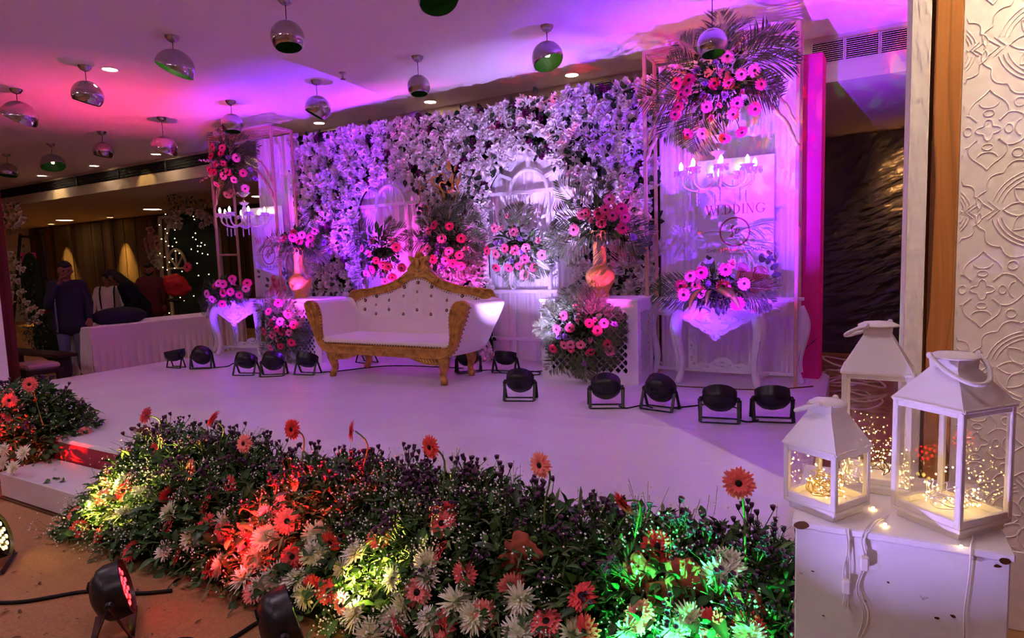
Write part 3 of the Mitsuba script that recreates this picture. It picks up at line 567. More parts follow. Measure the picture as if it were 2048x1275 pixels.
for s in (-1, 1):
    for pts, r in (([(.02, 1.20), (.06, 1.25), (.06, 1.30), (.10, 1.32), (.115, 1.30)], .012), ([(.03, 1.17), (.09, 1.20), (.11, 1.24), (.08, 1.26)], .011), ([(.04, 1.13), (.12, 1.15), (.18, 1.12), (.20, 1.10)], .012), ([(.02, 1.33), (.035, 1.36), (.01, 1.385)], .008), ([(.2, 1.10), (.27, 1.09), (.29, 1.05), (.25, 1.03), (.24, 1.06)], .011), ([(.92, .945), (.98, .95), (1.04, .90), (1.03, .86), (.97, .87)], .014), ([(.76, .955), (.8, .93), (.84, .95), (.82, .97)], .010)):
        c = spline(pts, 16); orn.append(tube(np.c_[c[:, 0] * s, np.full(16, -.012), c[:, 1]], np.linspace(r, r * .5, 16), 6))
    orn.append(tube(np.c_[bo[:, 0] * s, np.full(60, 0.0), bo[:, 1]], .013, 6)); orn.append(tube(np.c_[bi[:, 0] * s, np.full(60, -.004), bi[:, 1]], .009, 6))
    for i in range(10): q = (bo[20 + 4 * i] + bi[20 + 4 * i]) / 2; orn.append(ball((q[0] * s, -.004, q[1]), (.018, .008, .010), 6, 5))
part(k, 'carved_scrolls', xf(cat(orn), BP), 'gold', True)
nl = ball((0, 0, 0), .0075, 6, 4); M = [SO @ tr(x, -.004, .392) for x in np.arange(-.78, .79, .036)]
for s in (-1, 1):
    M += [SO @ tr(s * (inner[i, 0] - .016), .0, inner[i, 1]) for i in range(3, 29, 2)] + [SO @ tr(s * (outer[i, 0] + .006), .045, outer[i, 1]) for i in range(0, 30, 2)]
    M += [BP @ tr(s * bi[i, 0] * .985, .004, bi[i, 1] - .022) for i in range(0, 58, 2)]
part(k, 'nail_heads', scatter(nl, M), 'nail', True, kind='stuff')
def leg(h, s):
    ms = [xf(tube(spline([(0, 0, h), (.018 * s, -.01, h * .82), (.012 * s, 0, h * .55), (-.006 * s, .0, h * .3), (.014 * s, -.012, .05), (.02 * s, -.022, .0)], 22), np.interp(np.linspace(0, 1, 22), [0, .2, .5, .75, .9, 1], [.062, .064, .040, .032, .04, .036]), 8), np.eye(4))]
    for dx in (-.02, .0, .02): ms.append(tube(spline([(dx, -.055, h * .95), (dx + .015 * s, -.062, h * .78), (dx * .6 + .008 * s, -.042, h * .5), (dx * .5, -.036, h * .25), (dx * .5 + .014 * s, -.05, .05)], 14), .007, 5))
    return cat(ms)
for s in (-1, 1): part(k, 'leg', xf(leg(.30, s), SO @ tr(s * .76, .05, 0)), 'gold', True)
for s in (-1, 1): part(k, 'leg', xf(leg(.30, s), SO @ tr(s * .74, .60, 0)), 'gold', True)
for s in (-1, 1):
    sh = [(.70, .285), (.74, .23), (.70, .20), (.62, .205), (.54, .215), (.46, .235), (.38, .262), (.33, .285)]
    ms = [ext(Polygon(sh), .03, 'xz')] + [tube([(.34 + .36 * t, -.004, .283), (.40 + .33 * t, -.008, .222 + .05 * (1 - t) ** 2 + .0)], .010, 5) for t in np.linspace(.05, .95, 9)]
    m = cat(ms); m = (m[0] * [s, 1, 1], m[1] if s > 0 else m[1][:, ::-1]); part(k, 'carved_apron', xf(m, SO), 'gold', 30)
# ------------------------------------------------------------------ console tables
def console(M, where):
    k = thing('console_table', f'white carved half-round console table with cabriole legs at the {where} end of the stage', 'table'); a_, b_ = .70, .40
    el = lambda n, e=0.0: [((a_ + e) * math.cos(t), -(b_ + e) * math.sin(t)) for t in np.linspace(0, pi, n)]
    part(k, 'top', xf(ext(Polygon(el(40, .03)), .028), M @ tr(0, 0, .79)), 'old_white', 40)
    def curved(z0f, z1, e, th=.018, n=60, t0=0.0, t1=pi):
        def f(u, v): t = t0 + (t1 - t0) * u; z0 = z0f(u); return (a_ + e) * np.cos(t), -(b_ + e) * np.sin(t), z0 + (z1 - z0) * v
        def g(u, v): t = t0 + (t1 - t0) * u; z0 = z0f(u); return (a_ + e - th) * np.cos(t), -(b_ + e - th) * np.sin(t), z0 + (z1 - z0) * v
        p, q = grid(f, n, 8), grid(g, n, 8); return cat([p, (q[0], q[1][:, ::-1]), grid(lambda u, v: tuple(f(u, 0 * v)[i] * (1 - v) + g(u, 0 * v)[i] * v for i in range(3)), n, 1)])
    part(k, 'apron', xf(curved(lambda u: .655 + 0 * u, .79, 0.0), M), 'old_white', 40)
    d = lambda u: np.clip(1 - np.abs(u - .5) / .30, 0, 1)
    part(k, 'carved_pendant', xf(curved(lambda u: .66 - .20 * d(u) ** 1.1 - .012 * np.abs(np.sin(40 * u)) * (d(u) > 0) - .02 * (np.abs(u - .5) < .03), .675, .006, .02, 120, .22 * pi, .78 * pi), M), 'old_white', 40)
    ro = []
    for s in (-1, 1):
        for pts in ([(.05, .60), (.14, .60), (.20, .64), (.16, .66)], [(.03, .53), (.10, .55), (.13, .59), (.08, .60)], [(.02, .50), (.04, .47), (.0, .455)], [(.30, .70), (.36, .74), (.42, .70), (.38, .69)], [(.44, .70), (.5, .74), (.56, .70), (.52, .69)], [(.2, .70), (.12, .74), (.05, .70), (.1, .69)]):
            c = spline(pts, 14); ro.append(tube([(x * s, -b_ * math.sqrt(max(1 - (x / a_) ** 2, 0)) - .012, z) for x, z in c], .008, 5))
        for i in range(5): ro.append(ball((s * (.04 + .05 * i), -b_ * math.sqrt(1 - ((.04 + .05 * i) / a_) ** 2) - .008, .645 - .02 * (i % 2)), (.014, .008, .014), 6, 5))
    part(k, 'carving', xf(cat(ro), M), 'old_white', True)
    for t in (.02, .33, .67, .98):
        p = A([a_ * math.cos(t * pi) * .97, -b_ * math.sin(t * pi) * .97]); o = p / np.linalg.norm(p) if 0.1 < t < .9 else A([np.sign(p[0]), -.3])
        c = spline([(p[0], p[1], .72), (p[0] + o[0] * .045, p[1] + o[1] * .045, .60), (p[0] + o[0] * .03, p[1] + o[1] * .03, .42), (p[0] - o[0] * .015, p[1] - o[1] * .015, .2), (p[0] + o[0] * .01, p[1] + o[1] * .01, .06), (p[0] + o[0] * .035, p[1] + o[1] * .035, .0)], 26)
        lg = tube(c, np.interp(np.linspace(0, 1, 26), [0, .2, .5, .8, .93, 1], [.06, .062, .042, .03, .036, .03]), 8)
        ml = [tube(c[2:22] + A([o[0], o[1], 0]) * .045 + A([-o[1], o[0], 0]) * w * .02, np.linspace(.012, .005, 20), 5) for w in (-1, 0, 1)]
        part(k, 'leg', xf(cat([lg] + ml), M), 'old_white', True)
    part(k, 'stretcher', xf(cuboid(-.42, .42, -.07, -.03, .07, .10), M), 'old_white')
    for s in (-1, 1): part(k, 'stretcher', xf(bar((s * .42, -.05, .085), (s * .33, -.33, .085), .035, .03), M), 'old_white'); part(k, 'stretcher', xf(bar((s * .40, -.05, .085), (s * .66, -.03, .085), .03, .03), M), 'old_white')
    for s in (-1, 1):
        pz = sbox(-.045, 0, .045, .40).difference(unary_union([affinity.translate(affinity.rotate(Point(0, 0).buffer(.016), 0), .012 * (-1) ** i, .05 + .06 * i) for i in range(6)] + [affinity.translate(affinity.scale(Point(0, 0).buffer(.01), 1.8, .7), -.015 * (-1) ** i, .08 + .06 * i) for i in range(5)]))
        part(k, 'pierced_upright', xf(ext(pz, .016, 'xz'), M @ tr(s * .29, -.05, .10)), 'old_white', False)
    cr = Polygon([(-.245, 0)] + spline([(-.245, .05), (-.18, .07), (-.12, .055), (-.07, .10), (0, .125), (.07, .10), (.12, .055), (.18, .07), (.245, .05)], 50).tolist() + [(.245, 0)])
    cr = cr.difference(unary_union([affinity.translate(affinity.rotate(affinity.scale(Point(0, 0).buffer(.012), 2.0, .6), a), x, z) for x, z, a in ((-.15, .03, 20), (-.07, .045, -30), (.0, .07, 0), (.07, .045, 30), (.15, .03, -20), (0, .03, 0))]))
    part(k, 'crest_panel', xf(ext(cr, .016, 'xz'), M @ tr(0, -.05, .10)), 'old_white', False)
console(tr(-1.125, 6.36, ST), 'right'); console(tr(-7.95, 6.22, ST) @ rot('z', .24), 'left')
# ------------------------------------------------------------------ stage flood lights: body, yoke and beam
def par(x, y, z, yaw, el, color, power, cut, label, group='black flood lights', R=.125, yoke=None, soft=None):
    k = thing('flood_light', label, 'stage light', group)
    c = A([x, y, z + .165]); d = A([math.sin(yaw) * math.cos(el), math.cos(yaw) * math.cos(el), math.sin(el)])
    M = frame(c, d); x_ax = M[:3, 0]
    part(k, 'body', xf(lathe([(.001, -.075), (.045, -.074), (.085, -.06), (R * .93, -.03), (R, .0), (R, .062), (R * .96, .066), (R * .93, .05), (.001, .05)], 30), M), 'black', 40)
    for i in range(5): part(k, 'vent_fin', xf(box((i - 2) * .014, .052, -.066, .005, .05, .012, .001), M), 'black_matt')
    part(k, 'plate', xf(box(0, -.005, -.0765, .05, .014, .004, .001), M), 'dark_slat')
    led = lathe([(.013, .05), (.011, .054), (.0001, .056)], 8); leds = [xf(led, tr(r * math.cos(a), r * math.sin(a), 0)) for r, n in ((0, 1), (.04, 6), (.08, 12)) for a in np.arange(n) * 2 * pi / n]
    part(k, 'led_lens', xf(cat(leds), M), 'glass_edge', False, **glow(color, 8.0, .02))
    h = x_ax * [1, 1, 0]; h = h / np.linalg.norm(h); f = A([-h[1], h[0], 0])
    for s in (-1, 1): part(k, 'knob', xf(lathe([(.001, 0), (.02, 0), (.022, .012), (.012, .022), (.001, .022)], 12), frame(c + h * s * R, h * s)), 'black')
    for q, w in ((yoke or .42, .0), (-(yoke or .42), .008)):
        foot = [c + h * s * (R + .010 + w) for s in (-1, 1)]; dn = A([0, 0, -1]) * 1 + f * math.tan(q); L = (c[2] - z - .006)
        fe = [p + dn * L for p in foot]
        ms = [bar(foot[i], fe[i], .006, .026, up=h) for i in (0, 1)] + [bar(fe[0], fe[1], .026, .006, up=(0, 0, 1))]
        part(k, 'bracket', cat(ms), 'black')
    if power:
        spot(uniq('flood_beam'), c + d * .075, c + d * 3, color, power * PAR, cut, cut * .3 if soft is None else soft)
def parA(x, y, aim, color, power, cut, label, z=ST, **kw):
    d = A(aim, float) - A([x, y, z + .165]); par(x, y, z, math.atan2(d[0], d[1]), math.atan2(d[2], math.hypot(d[0], d[1])), color, power, cut, label, **kw)
VI, MA, BL, PK, LA, RED, YE, GR, PU = ([.20, .02, 1.0], [1.0, .05, .72], [.22, .16, 1.0], [1.0, .05, .20], [.50, .36, 1.0], [1.0, .008, .012], [1.0, .66, .12], [.03, 1.0, .20], [.33, .03, 1.0])
N_ = 'black LED flood light on a yoke stand, '
parA(-2.61, 4.80, (-3.2, 6.5, 2.2), LA, 1.35, 34, N_ + 'front row, leftmost')
parA(-1.80, 4.82, (-2.30, 6.0, 1.55), MA, .6, 17, N_ + 'front row, standing before the lattice plinth')
parA(-1.37, 4.90, (-1.15, 6.2, 1.35), VI, .42, 24, N_ + 'front row, third from the left, tilted right')
parA(-0.86, 4.70, (-1.15, 6.5, 2.75), PU, .45, 27, N_ + 'front row, before the console table')
parA(-0.51, 4.86, (-0.9, 6.5, 3.4), VI, 3.0, 38, N_ + 'front row, rightmost, near the stage edge')
parA(-3.41, 5.95, (-3.5, 6.9, 3.8), LA, .13, 40, N_ + 'pointing up before the white arched door')
parA(-3.82, 5.82, (-4.45, 6.45, 1.75), MA, .6, 24, N_ + 'half hidden behind the sofa', yoke=.3)
parA(-5.50, 5.98, (-5.4, 6.5, 1.75), MA, .55, 26, N_ + 'in shade under the sofa')
parA(-5.62, 5.10, (-5.9, 6.6, 3.1), VI, 1.7, 42, N_ + 'beside the left sofa leg')
parA(-5.94, 4.88, (-6.62, 5.95, 1.5), MA, .8, 20, N_ + 'middle of three left of the sofa')
parA(-6.34, 4.82, (-6.9, 6.5, 2.9), PU, 1.1, 36, N_ + 'leftmost of three left of the sofa')
parA(-7.33, 4.92, (-7.85, 5.9, 1.1), VI, .45, 28, N_ + 'side on, second from the left end', yoke=.25)
parA(-7.78, 4.86, (-8.35, 4.75, 3.8), PK, .8, 36, N_ + 'side on at the far left end', yoke=.25)
parA(-2.90, 1.42, (-2.45, 2.14, .35), RED, 6.5, 23, 'black flood light on the carpet with glowing red lens', z=0.0, group='flood lights on the carpet', soft=8)
parA(-2.02, 1.60, (-1.70, 2.1, .30), YE, 2.0, 23, 'black flood light on the carpet cut off by the bottom edge', z=0.0, group='flood lights on the carpet', soft=8)
parA(-4.14, 1.44, (-3.72, 2.06, .36), YE, 2.6, 25, 'black flood light at the left edge of the carpet', z=0.0, group='flood lights on the carpet', soft=8)
parA(-0.62, 1.20, (-0.50, 2.1, .30), GR, 1.1, 25, 'flood light with green beam on the carpet before the border', z=0.0, group='flood lights on the carpet', soft=8)
parA(-6.2, 1.5, (-5.65, 2.3, .36), RED, 8.0, 24, 'flood light with red beam before the left flower clump', z=0.0, group='flood lights on the carpet', soft=8)
parA(-0.75, 0.75, (1.15, 3.1, 1.85), LA, .30, 15, 'added unseen flood light on the carpet, aimed at the embossed wall', z=0.0, group='flood lights on the carpet')  # out of view, added to wash the embossed wall with violet
def cable(pts, r, label, m='black_matt', n=60, cat_='cable', name='power_cable', group=None):
    return solo(name, tube(spline(pts, n), r, 6), m, label, cat_, True, group=group)
z0 = ST + .010
cable([(-1.70, 4.86, z0), (-1.62, 4.80, z0), (-1.5, 4.9, z0 + .01), (-1.42, 4.88, z0)], .006, 'black cable looping between the second and third front flood lights')
cable([(-1.27, 4.95, z0), (-1.15, 5.05, z0), (-1.05, 5.12, z0 + .01), (-.98, 5.3, z0 + .015), (-.9, 5.36, z0 + .02), (-.86, 5.25, z0 + .01), (-.95, 5.15, z0 + .02), (-.8, 5.1, z0 + .005)], .006, 'tangled black cable before the right console table')
cable([(-.74, 4.75, z0), (-.66, 4.72, z0), (-.6, 4.8, z0)], .006, 'short black cable between the two rightmost flood lights')
cable([(-3.3, 5.95, z0), (-3.05, 6.05, z0), (-2.98, 5.9, z0), (-3.15, 5.8, z0 + .01), (-3.2, 5.95, z0), (-2.95, 6.15, z0)], .006, 'black cable coiled beside the flood light before the arched door')
cable([(-3.75, 5.9, z0), (-3.6, 5.98, z0), (-3.45, 5.9, z0)], .006, 'black cable between the two flood lights behind the sofa')
cable([(-5.5, 5.2, z0), (-5.35, 5.35, z0), (-5.1, 5.75, z0), (-4.8, 5.9, z0), (-4.4, 5.95, z0), (-4.0, 5.98, z0)], .006, 'black cable running under the sofa')
cable([(-7.2, 4.98, z0), (-7.1, 5.1, z0), (-7.25, 5.35, z0), (-7.2, 5.5, z0)], .006, 'black cable behind the side-on flood lights at the left')
cable([(-1.75, 6.2, z0 + .02), (-1.5, 5.75, z0 + .015), (-1.2, 5.72, z0 + .02), (-.7, 5.8, z0 + .02), (-.3, 6.1, z0 + .02)], .006, 'brown cable lying across the stage under the right table', 'nail')
cable([(-.46, 6.3, .62), (-.36, 6.58, .68), (-.3, 6.58, .74)], .004, 'thin wire strung from the right frame to the pink drape', 'nail')
cable([(-4.05, 1.35, .012), (-3.75, 1.25, .01), (-3.5, 1.36, .01), (-3.35, 1.52, .01), (-3.1, 1.62, .01), (-2.95, 1.72, .01)], .009, 'black cable curving across the carpet from the left flood light')
cable([(-2.75, 1.33, .012), (-2.6, 1.36, .01), (-2.5, 1.5, .01), (-2.35, 1.52, .01), (-2.32, 1.7, .01), (-2.3, 1.85, .01)], .009, 'black cable curving on the carpet beside the red flood light')
# coil of pale cable and clutter on the floor behind the pink drape
k = thing('cable_coil', 'heap of pale cable coils on the floor beside the pink drape', 'cable')
for i in range(9):
    cx, cy = .02 + .1 * rng.normal(), 7.2 + .25 * rng.normal(); r = rng.uniform(.14, .3); a = np.linspace(0, 6.6, 46) + rng.uniform(0, 6)
    part(k, 'loop', tube(np.c_[cx + r * np.cos(a), cy + r * .8 * np.sin(a), .02 + .05 * i + .03 * np.sin(2 * a + i)], .011, 6), 'cream_paint', True)
# ------------------------------------------------------------------ plant pieces
def petal(L, W, n, curl, cup, c0, c1, tip=.0):          # strip petal along +x, rising in z
    t = np.linspace(0, 1, n + 1); w = W * (np.sin(pi * np.clip(t * .80 + .10, 0, 1)) ** .8) * np.where(t > .97, tip + .8, 1)
    V = []; C = []
    for i in range(n + 1):
        z = curl[0] * t[i] + curl[1] * t[i] ** 2
        for s in (-1, 0, 1): V.append((L * t[i], s * w[i] / 2, L * z + (cup * w[i] if s else 0))); C.append(A(c0) * (1 - t[i]) + A(c1) * t[i])
    f = []
    for i in range(n):
        a = i * 3; f += [(a, a + 3, a + 4, a + 1), (a + 1, a + 4, a + 5, a + 2)]
    return A(V), quads(f), A(C)
def gerbera(c0, c1, D=.1, seed=0, light=1.0):
    r = np.random.default_rng(seed); ms = []
    for n, L, z, cu in ((22, .5, 0, .10), (20, .46, .004, .24), (14, .28, .008, .5)):
        for i in range(n):
            a = 2 * pi * (i + r.uniform(-.25, .25)) / n; m = petal(D * L * r.uniform(.92, 1.06), D * .135, 4, (cu + r.uniform(-.06, .08), -.28 * cu - .1), .12, lin(c0), lin(c1) * r.uniform(.85, 1.1))
            ms.append(xf(m, rot('z', a) @ tr(D * .06, 0, z)))
    eye = cat([col(lathe([(.001, .014), (.010, .013), (.017, .008), (.019, .002)], 12), '#1c0d0a'), col(lathe([(.018, .010), (.021, .011), (.024, .003)], 14), '#5a2018')])
    eye = (eye[0] * [D / .1] * 1, eye[1], eye[2]); back = col(lathe([(.001, -.016), (.012, -.012), (.02, -.002), (.03, .001)], 10), '#4c6b2c')
    return P(cat(ms), True), P(eye, True)
GER = [gerbera('#ea4650', '#f57a78', seed=1), gerbera('#e6333c', '#f05c5c', seed=2), gerbera('#f0666c', '#f89a90', seed=3), gerbera('#dc2430', '#ea4c4c', seed=4)]
GPK = [gerbera('#e62e64', '#ee5a88', seed=5), gerbera('#de1f54', '#ec4478', seed=6), gerbera('#ea5a86', '#f48cae', seed=7)]
def mum(c0, c1, D=.11, seed=0):
    r = np.random.default_rng(seed); ms = []
    for n, L, el in ((26, .5, .0), (25, .48, .32), (22, .43, .62), (18, .36, .92), (12, .28, 1.2), (7, .2, 1.45)):
        for i in range(n):
            a = 2 * pi * (i + r.uniform(-.4, .4)) / n; e = el + r.uniform(-.2, .2)
            m = petal(D * L * r.uniform(.8, 1.1), D * .082, 3, (.1, .1 - .25 * r.random()), .2, lin(c0), lin(c1))
            ms.append(xf(m, rot('z', a) @ rot('y', -e) @ tr(D * .03, 0, .004)))
    return P(cat(ms), True)
MUM = [mum('#dfe0b8', '#f6f3ea', seed=1), mum('#e4dfc4', '#f8f2ea', seed=2, D=.10), mum('#d9dcae', '#efeeda', seed=3)]
def ruffle(c0, c1, D, seed, layers=((8, .50, .0), (8, .46, .4), (7, .40, .75), (6, .32, 1.05), (4, .24, 1.4)), wv=.075):
    r = np.random.default_rng(seed); ms = []
    for n, L, el in layers:
        for i in range(n):
            a = 2 * pi * (i + r.uniform(-.45, .45)) / n; nu, nv = 2, 4; ph = r.uniform(0, 6); Lx, Wy = D * L * r.uniform(.75, 1.2), D * .34 * r.uniform(.8, 1.3); kk = r.uniform(.75, 1.15); am = wv * r.uniform(.7, 1.5)
            def f(u, v): s = v * 2 - 1; return Lx * u * (1 - .25 * s * s + .12 * np.sin(9 * v + ph)), Wy * .5 * s * (.3 + .7 * np.sqrt(u)), D * (.06 * u * u + am * u * np.sin(8 * v + ph) + .05 * s * s * u)
            V, F = grid(f, nu, nv); u = np.repeat(np.linspace(0, 1, nu + 1), nv + 1)[:, None]
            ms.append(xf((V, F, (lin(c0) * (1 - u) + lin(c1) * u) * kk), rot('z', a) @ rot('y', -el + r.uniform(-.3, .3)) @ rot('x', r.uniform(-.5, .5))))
    return P(cat(ms), True)
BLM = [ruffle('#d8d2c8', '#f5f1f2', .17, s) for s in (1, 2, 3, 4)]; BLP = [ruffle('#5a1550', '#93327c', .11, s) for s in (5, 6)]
ROS = [ruffle('#c85a78', '#f2a0b4', .085, s, ((5, .5, .3), (5, .42, .8), (4, .3, 1.15), (3, .2, 1.4)), .03) for s in (8, 9)]
VIO = [ruffle('#7a3a9c', '#c08ad6', .075, s) for s in (12, 13)]
def rawcol(d): return meshkit.WRITTEN[d['filename']]
def leafm(L, W, n, bend, fold, c0, c1):
    t = np.linspace(0, 1, n + 1); w = W * np.sin(pi * np.clip(t * .93 + .05, 0, 1)) ** .85; V, C, f = [], [], []
    a = bend * t; x = np.cumsum(np.cos(a)) / (n + 1) * L; z = -np.cumsum(np.sin(a)) / (n + 1) * L
    for i in range(n + 1):
        for s in (-1, 0, 1): V.append((x[i], s * w[i] / 2, z[i] + fold * w[i] * abs(s))); C.append(lin(c0) if s else lin(c1))
    for i in range(n): q = i * 3; f += [(q, q + 3, q + 4, q + 1), (q + 1, q + 4, q + 5, q + 2)]
    return A(V), quads(f), A(C)
def frond(seed, L=.5, n=19, c='#3f4a2c', W=.22, droop=.9):
    r = np.random.default_rng(seed); t = np.linspace(0, 1, 12); an = .1 + droop * t; x = np.cumsum(np.cos(an)) * L / 12; z = np.cumsum(-np.sin(an - .35)) * L / 12
    sp = np.c_[x, 0 * x, z]; ms = [col(tube(sp, np.linspace(.005, .0015, 12), 4), '#6b6a3a')]
    for i in range(n):
        u = .16 + .84 * i / n; k = int(u * 11); p = sp[k] + (sp[min(k + 1, 11)] - sp[k]) * (u * 11 - k); d = sp[min(k + 1, 11)] - sp[max(k - 1, 0)]; d /= np.linalg.norm(d)
        for s in (-1, 1):
            l = L * W * 2 * math.sin(pi * (u * .82 + .16)) ** .7 * r.uniform(.85, 1.1); m = leafm(l, .0105, 3, r.uniform(.2, .7), -.12, c, '#4c5a36')
            m = (m[0], m[1], m[2] * r.uniform(.8, 1.15)); ang = (1.0 - .55 * u + r.uniform(-.08, .08)) * s
            ms.append(xf(m, frame(p, np.cross(d, [0, 1, 0]), up=(0, 1, 0)) @ np.eye(4) if False else tr(*p) @ rot('y', -math.atan2(d[2], d[0])) @ rot('z', ang) @ rot('x', .25 * s)))
    return P(cat(ms), True)
FRD = [frond(1), frond(2, droop=1.3), frond(3, droop=.5), frond(4, c='#33402a', droop=1.0, n=18)]
LEAF = [P(leafm(.14, .05, 5, .8, .18, '#2c4a26', '#4a6b34'), True), P(leafm(.11, .055, 5, .4, .2, '#335a2a', '#4f7438'), True), P(leafm(.16, .04, 5, 1.1, .2, '#27402a', '#3f5c36'), True)]
STRIPE = P(leafm(.40, .075, 9, 1.7, .12, '#2a3a22', '#b9a45a'), True); BLADE = P(leafm(.45, .03, 8, .9, .2, '#3a4a2c', '#58683a'), True); GLAD = None
def spike(c0, c1, seed, L=.34):
    r = np.random.default_rng(seed); ms = [col(tube([(0, 0, 0), (.0, .01, L * .5), (.02, .0, L)], [.005, .004, .002], 5), '#4c5a34')]
    for i in range(13):
        z = L * (.25 + .75 * i / 13); s = (1.15 - .8 * i / 13); a = i * 2.4
        for j in range(4): ms.append(xf(petal(.032 * s, .026 * s, 2, (.5, -.3), .2, lin(c0), lin(c1)), tr(.02 * z / L, 0, z) @ rot('z', a + j * .5 - .7) @ rot('y', -.5)))
    return P(cat(ms), True)
SPK = [spike('#c8607a', '#eda0a8', 1), spike('#d08a5a', '#e8b890', 2), spike('#c9b0c0', '#efe4ee', 3)]
def dome(key, cen, nrm, n, spread, lift, kinds, m='vc', smin=.8, smax=1.2, name='leaf', up=(0, 0, 1)):
    B = frame((0, 0, 0), nrm, up=up)[:3, :3]
    for i in range(n):
        a = rng.uniform(0, 2 * pi); e = rng.uniform(.15, 1.1); d = B @ A([math.cos(a) * math.cos(e), math.sin(a) * math.cos(e), math.sin(e)])
        p = A(cen) + B @ A([spread[0] * rng.uniform(-.6, .6), spread[1] * rng.uniform(-.6, .6), lift * rng.uniform(.1, .6)])
        tm = kinds[int(rng.integers(len(kinds)))]
        part(key, name, tm, m, True, frame(p, np.cross(d, rdir()), up=d) @ np.eye(4) if False else leafframe(p, d, rng.uniform(smin, smax)))
def leafframe(p, d, s=1.0, roll=None, up=(0, 0, 1)):      # x axis along d, z roughly up
    d = A(d, float) / np.linalg.norm(d); u = A(up, float) + .3 * rng.normal(size=3); y = np.cross(u, d); y /= np.linalg.norm(y); z = np.cross(d, y)
    M = np.eye(4); M[:3, 0], M[:3, 1], M[:3, 2], M[:3, 3] = d * s, y * s, z * s, p; return M
def bloom(key, name, tm, p, d, s=1.0, m='petal', eye=None):
    M = frame(p, d, rng.uniform(0, 6.28), s); q = part(key, name, tm, m, True, M)
    if eye is not None: part(q, 'eye', eye, 'vc', True, M)
    return q
# leafy filler: one joined mesh
FILL = [leafm(.07, .028, 3, .6, .2, '#26381f', '#3c5230'), leafm(.055, .03, 3, .3, .2, '#2f4a28', '#3f5c30'), leafm(.09, .014, 3, .9, .2, '#33402a', '#4a5434')]
def filler(key, cen, nrm, rad, n, name='foliage', up=(0, 0, 1), fill=None):
    B = frame((0, 0, 0), nrm, up=up)[:3, :3]; out = []
    for tm in (fill or FILL):
        Ms = []
        for i in range(n // 3):
            q = rdir(); q[2] = abs(q[2]); r = rng.uniform(.35, 1.0) ** .6; p = A(cen) + B @ (q * rad * r); d = B @ (q * [1, 1, .8] + .6 * rng.normal(size=3)); Ms.append(leafframe(p, d, rng.uniform(.8, 1.5)))
        out.append(shade(tm, Ms, .55, 1.3))
    part(key, name, cat(out), 'vc', True, kind='stuff')
# ------------------------------------------------------------------ wall of flowers with two arched doors
FY = 6.66
FW = thing('floral_screen', 'tall wall of white ruffled silk flowers with dark leaves and purple blooms behind the sofa', 'flower wall')
DOORS = ((-5.53, .60, 2.26, 2.78), (-3.41, .60, 2.26, 2.82))            # centre x, half width, spring height, top
def inside(x, z, mg=0.0):
    for cx, hw, zs, zt in DOORS:
        if z < zs and abs(x - cx) < hw + mg: return True
        if z >= zs and ((x - cx) / (hw + mg)) ** 2 + ((z - zs) / (zt - zs + mg)) ** 2 < 1: return True
    return False
wall = sbox(-7.25, ST, -1.86, 3.42)
for cx, hw, zs, zt in DOORS: wall = wall.difference(unary_union([sbox(cx - hw, 0, cx + hw, zs), affinity.scale(Point(cx, zs).buffer(1, 24), hw, zt - zs)]))
mat('moss', '#222d1c', 0.95, spec=0.1)
part(FW, 'backing', xf(ext(wall, .03, 'xz'), tr(0, FY, 0)), 'moss', False)
spots = []
for row, z in enumerate(np.arange(ST + .05, 3.45, .108)):
    for x in np.arange(-7.24 + (.058 if row % 2 else 0), -1.86, .116):
        p = A([x + rng.normal() * .024, z + rng.normal() * .022])
        if not inside(p[0], p[1], -.02): spots.append(p)
spots = A(spots); vis = (spots[:, 1] > .9)
dist = np.hypot(spots[:, 0], FY) + np.where(vis, 0, 50) + np.where((spots[:, 0] < -2.9) & (spots[:, 0] > -5.2) & (spots[:, 1] < 1.7), 50, 0); order = np.argsort(dist)
stuffM = [[] for _ in BLM]; gap = rng.random(len(spots)) < .06; pur = rng.random(len(spots)) < .15; npart = 0
for i in order:
    x, z = spots[i]
    if gap[i]: continue
    p = (x, FY - .04 - rng.uniform(0, .05), z); d = A([rng.normal() * .35, -1, rng.normal() * .35 + .05])
    if pur[i] and z > 1.2:
        part(FW, 'purple_bloom', BLP[int(rng.integers(2))], 'petal', True, frame(p, d, rng.uniform(0, 6.28), rng.uniform(.9, 1.25))); continue
    kx = int(rng.integers(4)); M = frame(p, d, rng.uniform(0, 6.28), rng.uniform(.95, 1.3))
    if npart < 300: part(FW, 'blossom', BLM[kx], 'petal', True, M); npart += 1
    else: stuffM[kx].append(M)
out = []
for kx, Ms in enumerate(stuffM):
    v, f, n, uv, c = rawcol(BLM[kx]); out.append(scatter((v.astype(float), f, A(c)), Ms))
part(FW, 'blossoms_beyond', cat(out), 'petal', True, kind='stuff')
lv = [leafm(.10, .05, 3, .5, .2, '#22301e', '#2f4028'), leafm(.085, .055, 3, .3, .2, '#1e2c1c', '#2c3c26')]; out = []
for tm in lv:
    Ms = []
    for _ in range(1500):
        x, z = rng.uniform(-7.28, -1.84), rng.uniform(ST, 3.46)
        if inside(x, z, -.03): continue
        a = rng.uniform(0, 6.28); Ms.append(leafframe((x, FY - .02 - rng.uniform(0, .09), z), (math.cos(a), -.5, math.sin(a)), rng.uniform(.7, 1.3), up=(0, -1, 0)))
    out.append(shade(tm, Ms, .6, 1.3))
part(FW, 'leaves', cat(out), 'vc', True, kind='stuff')
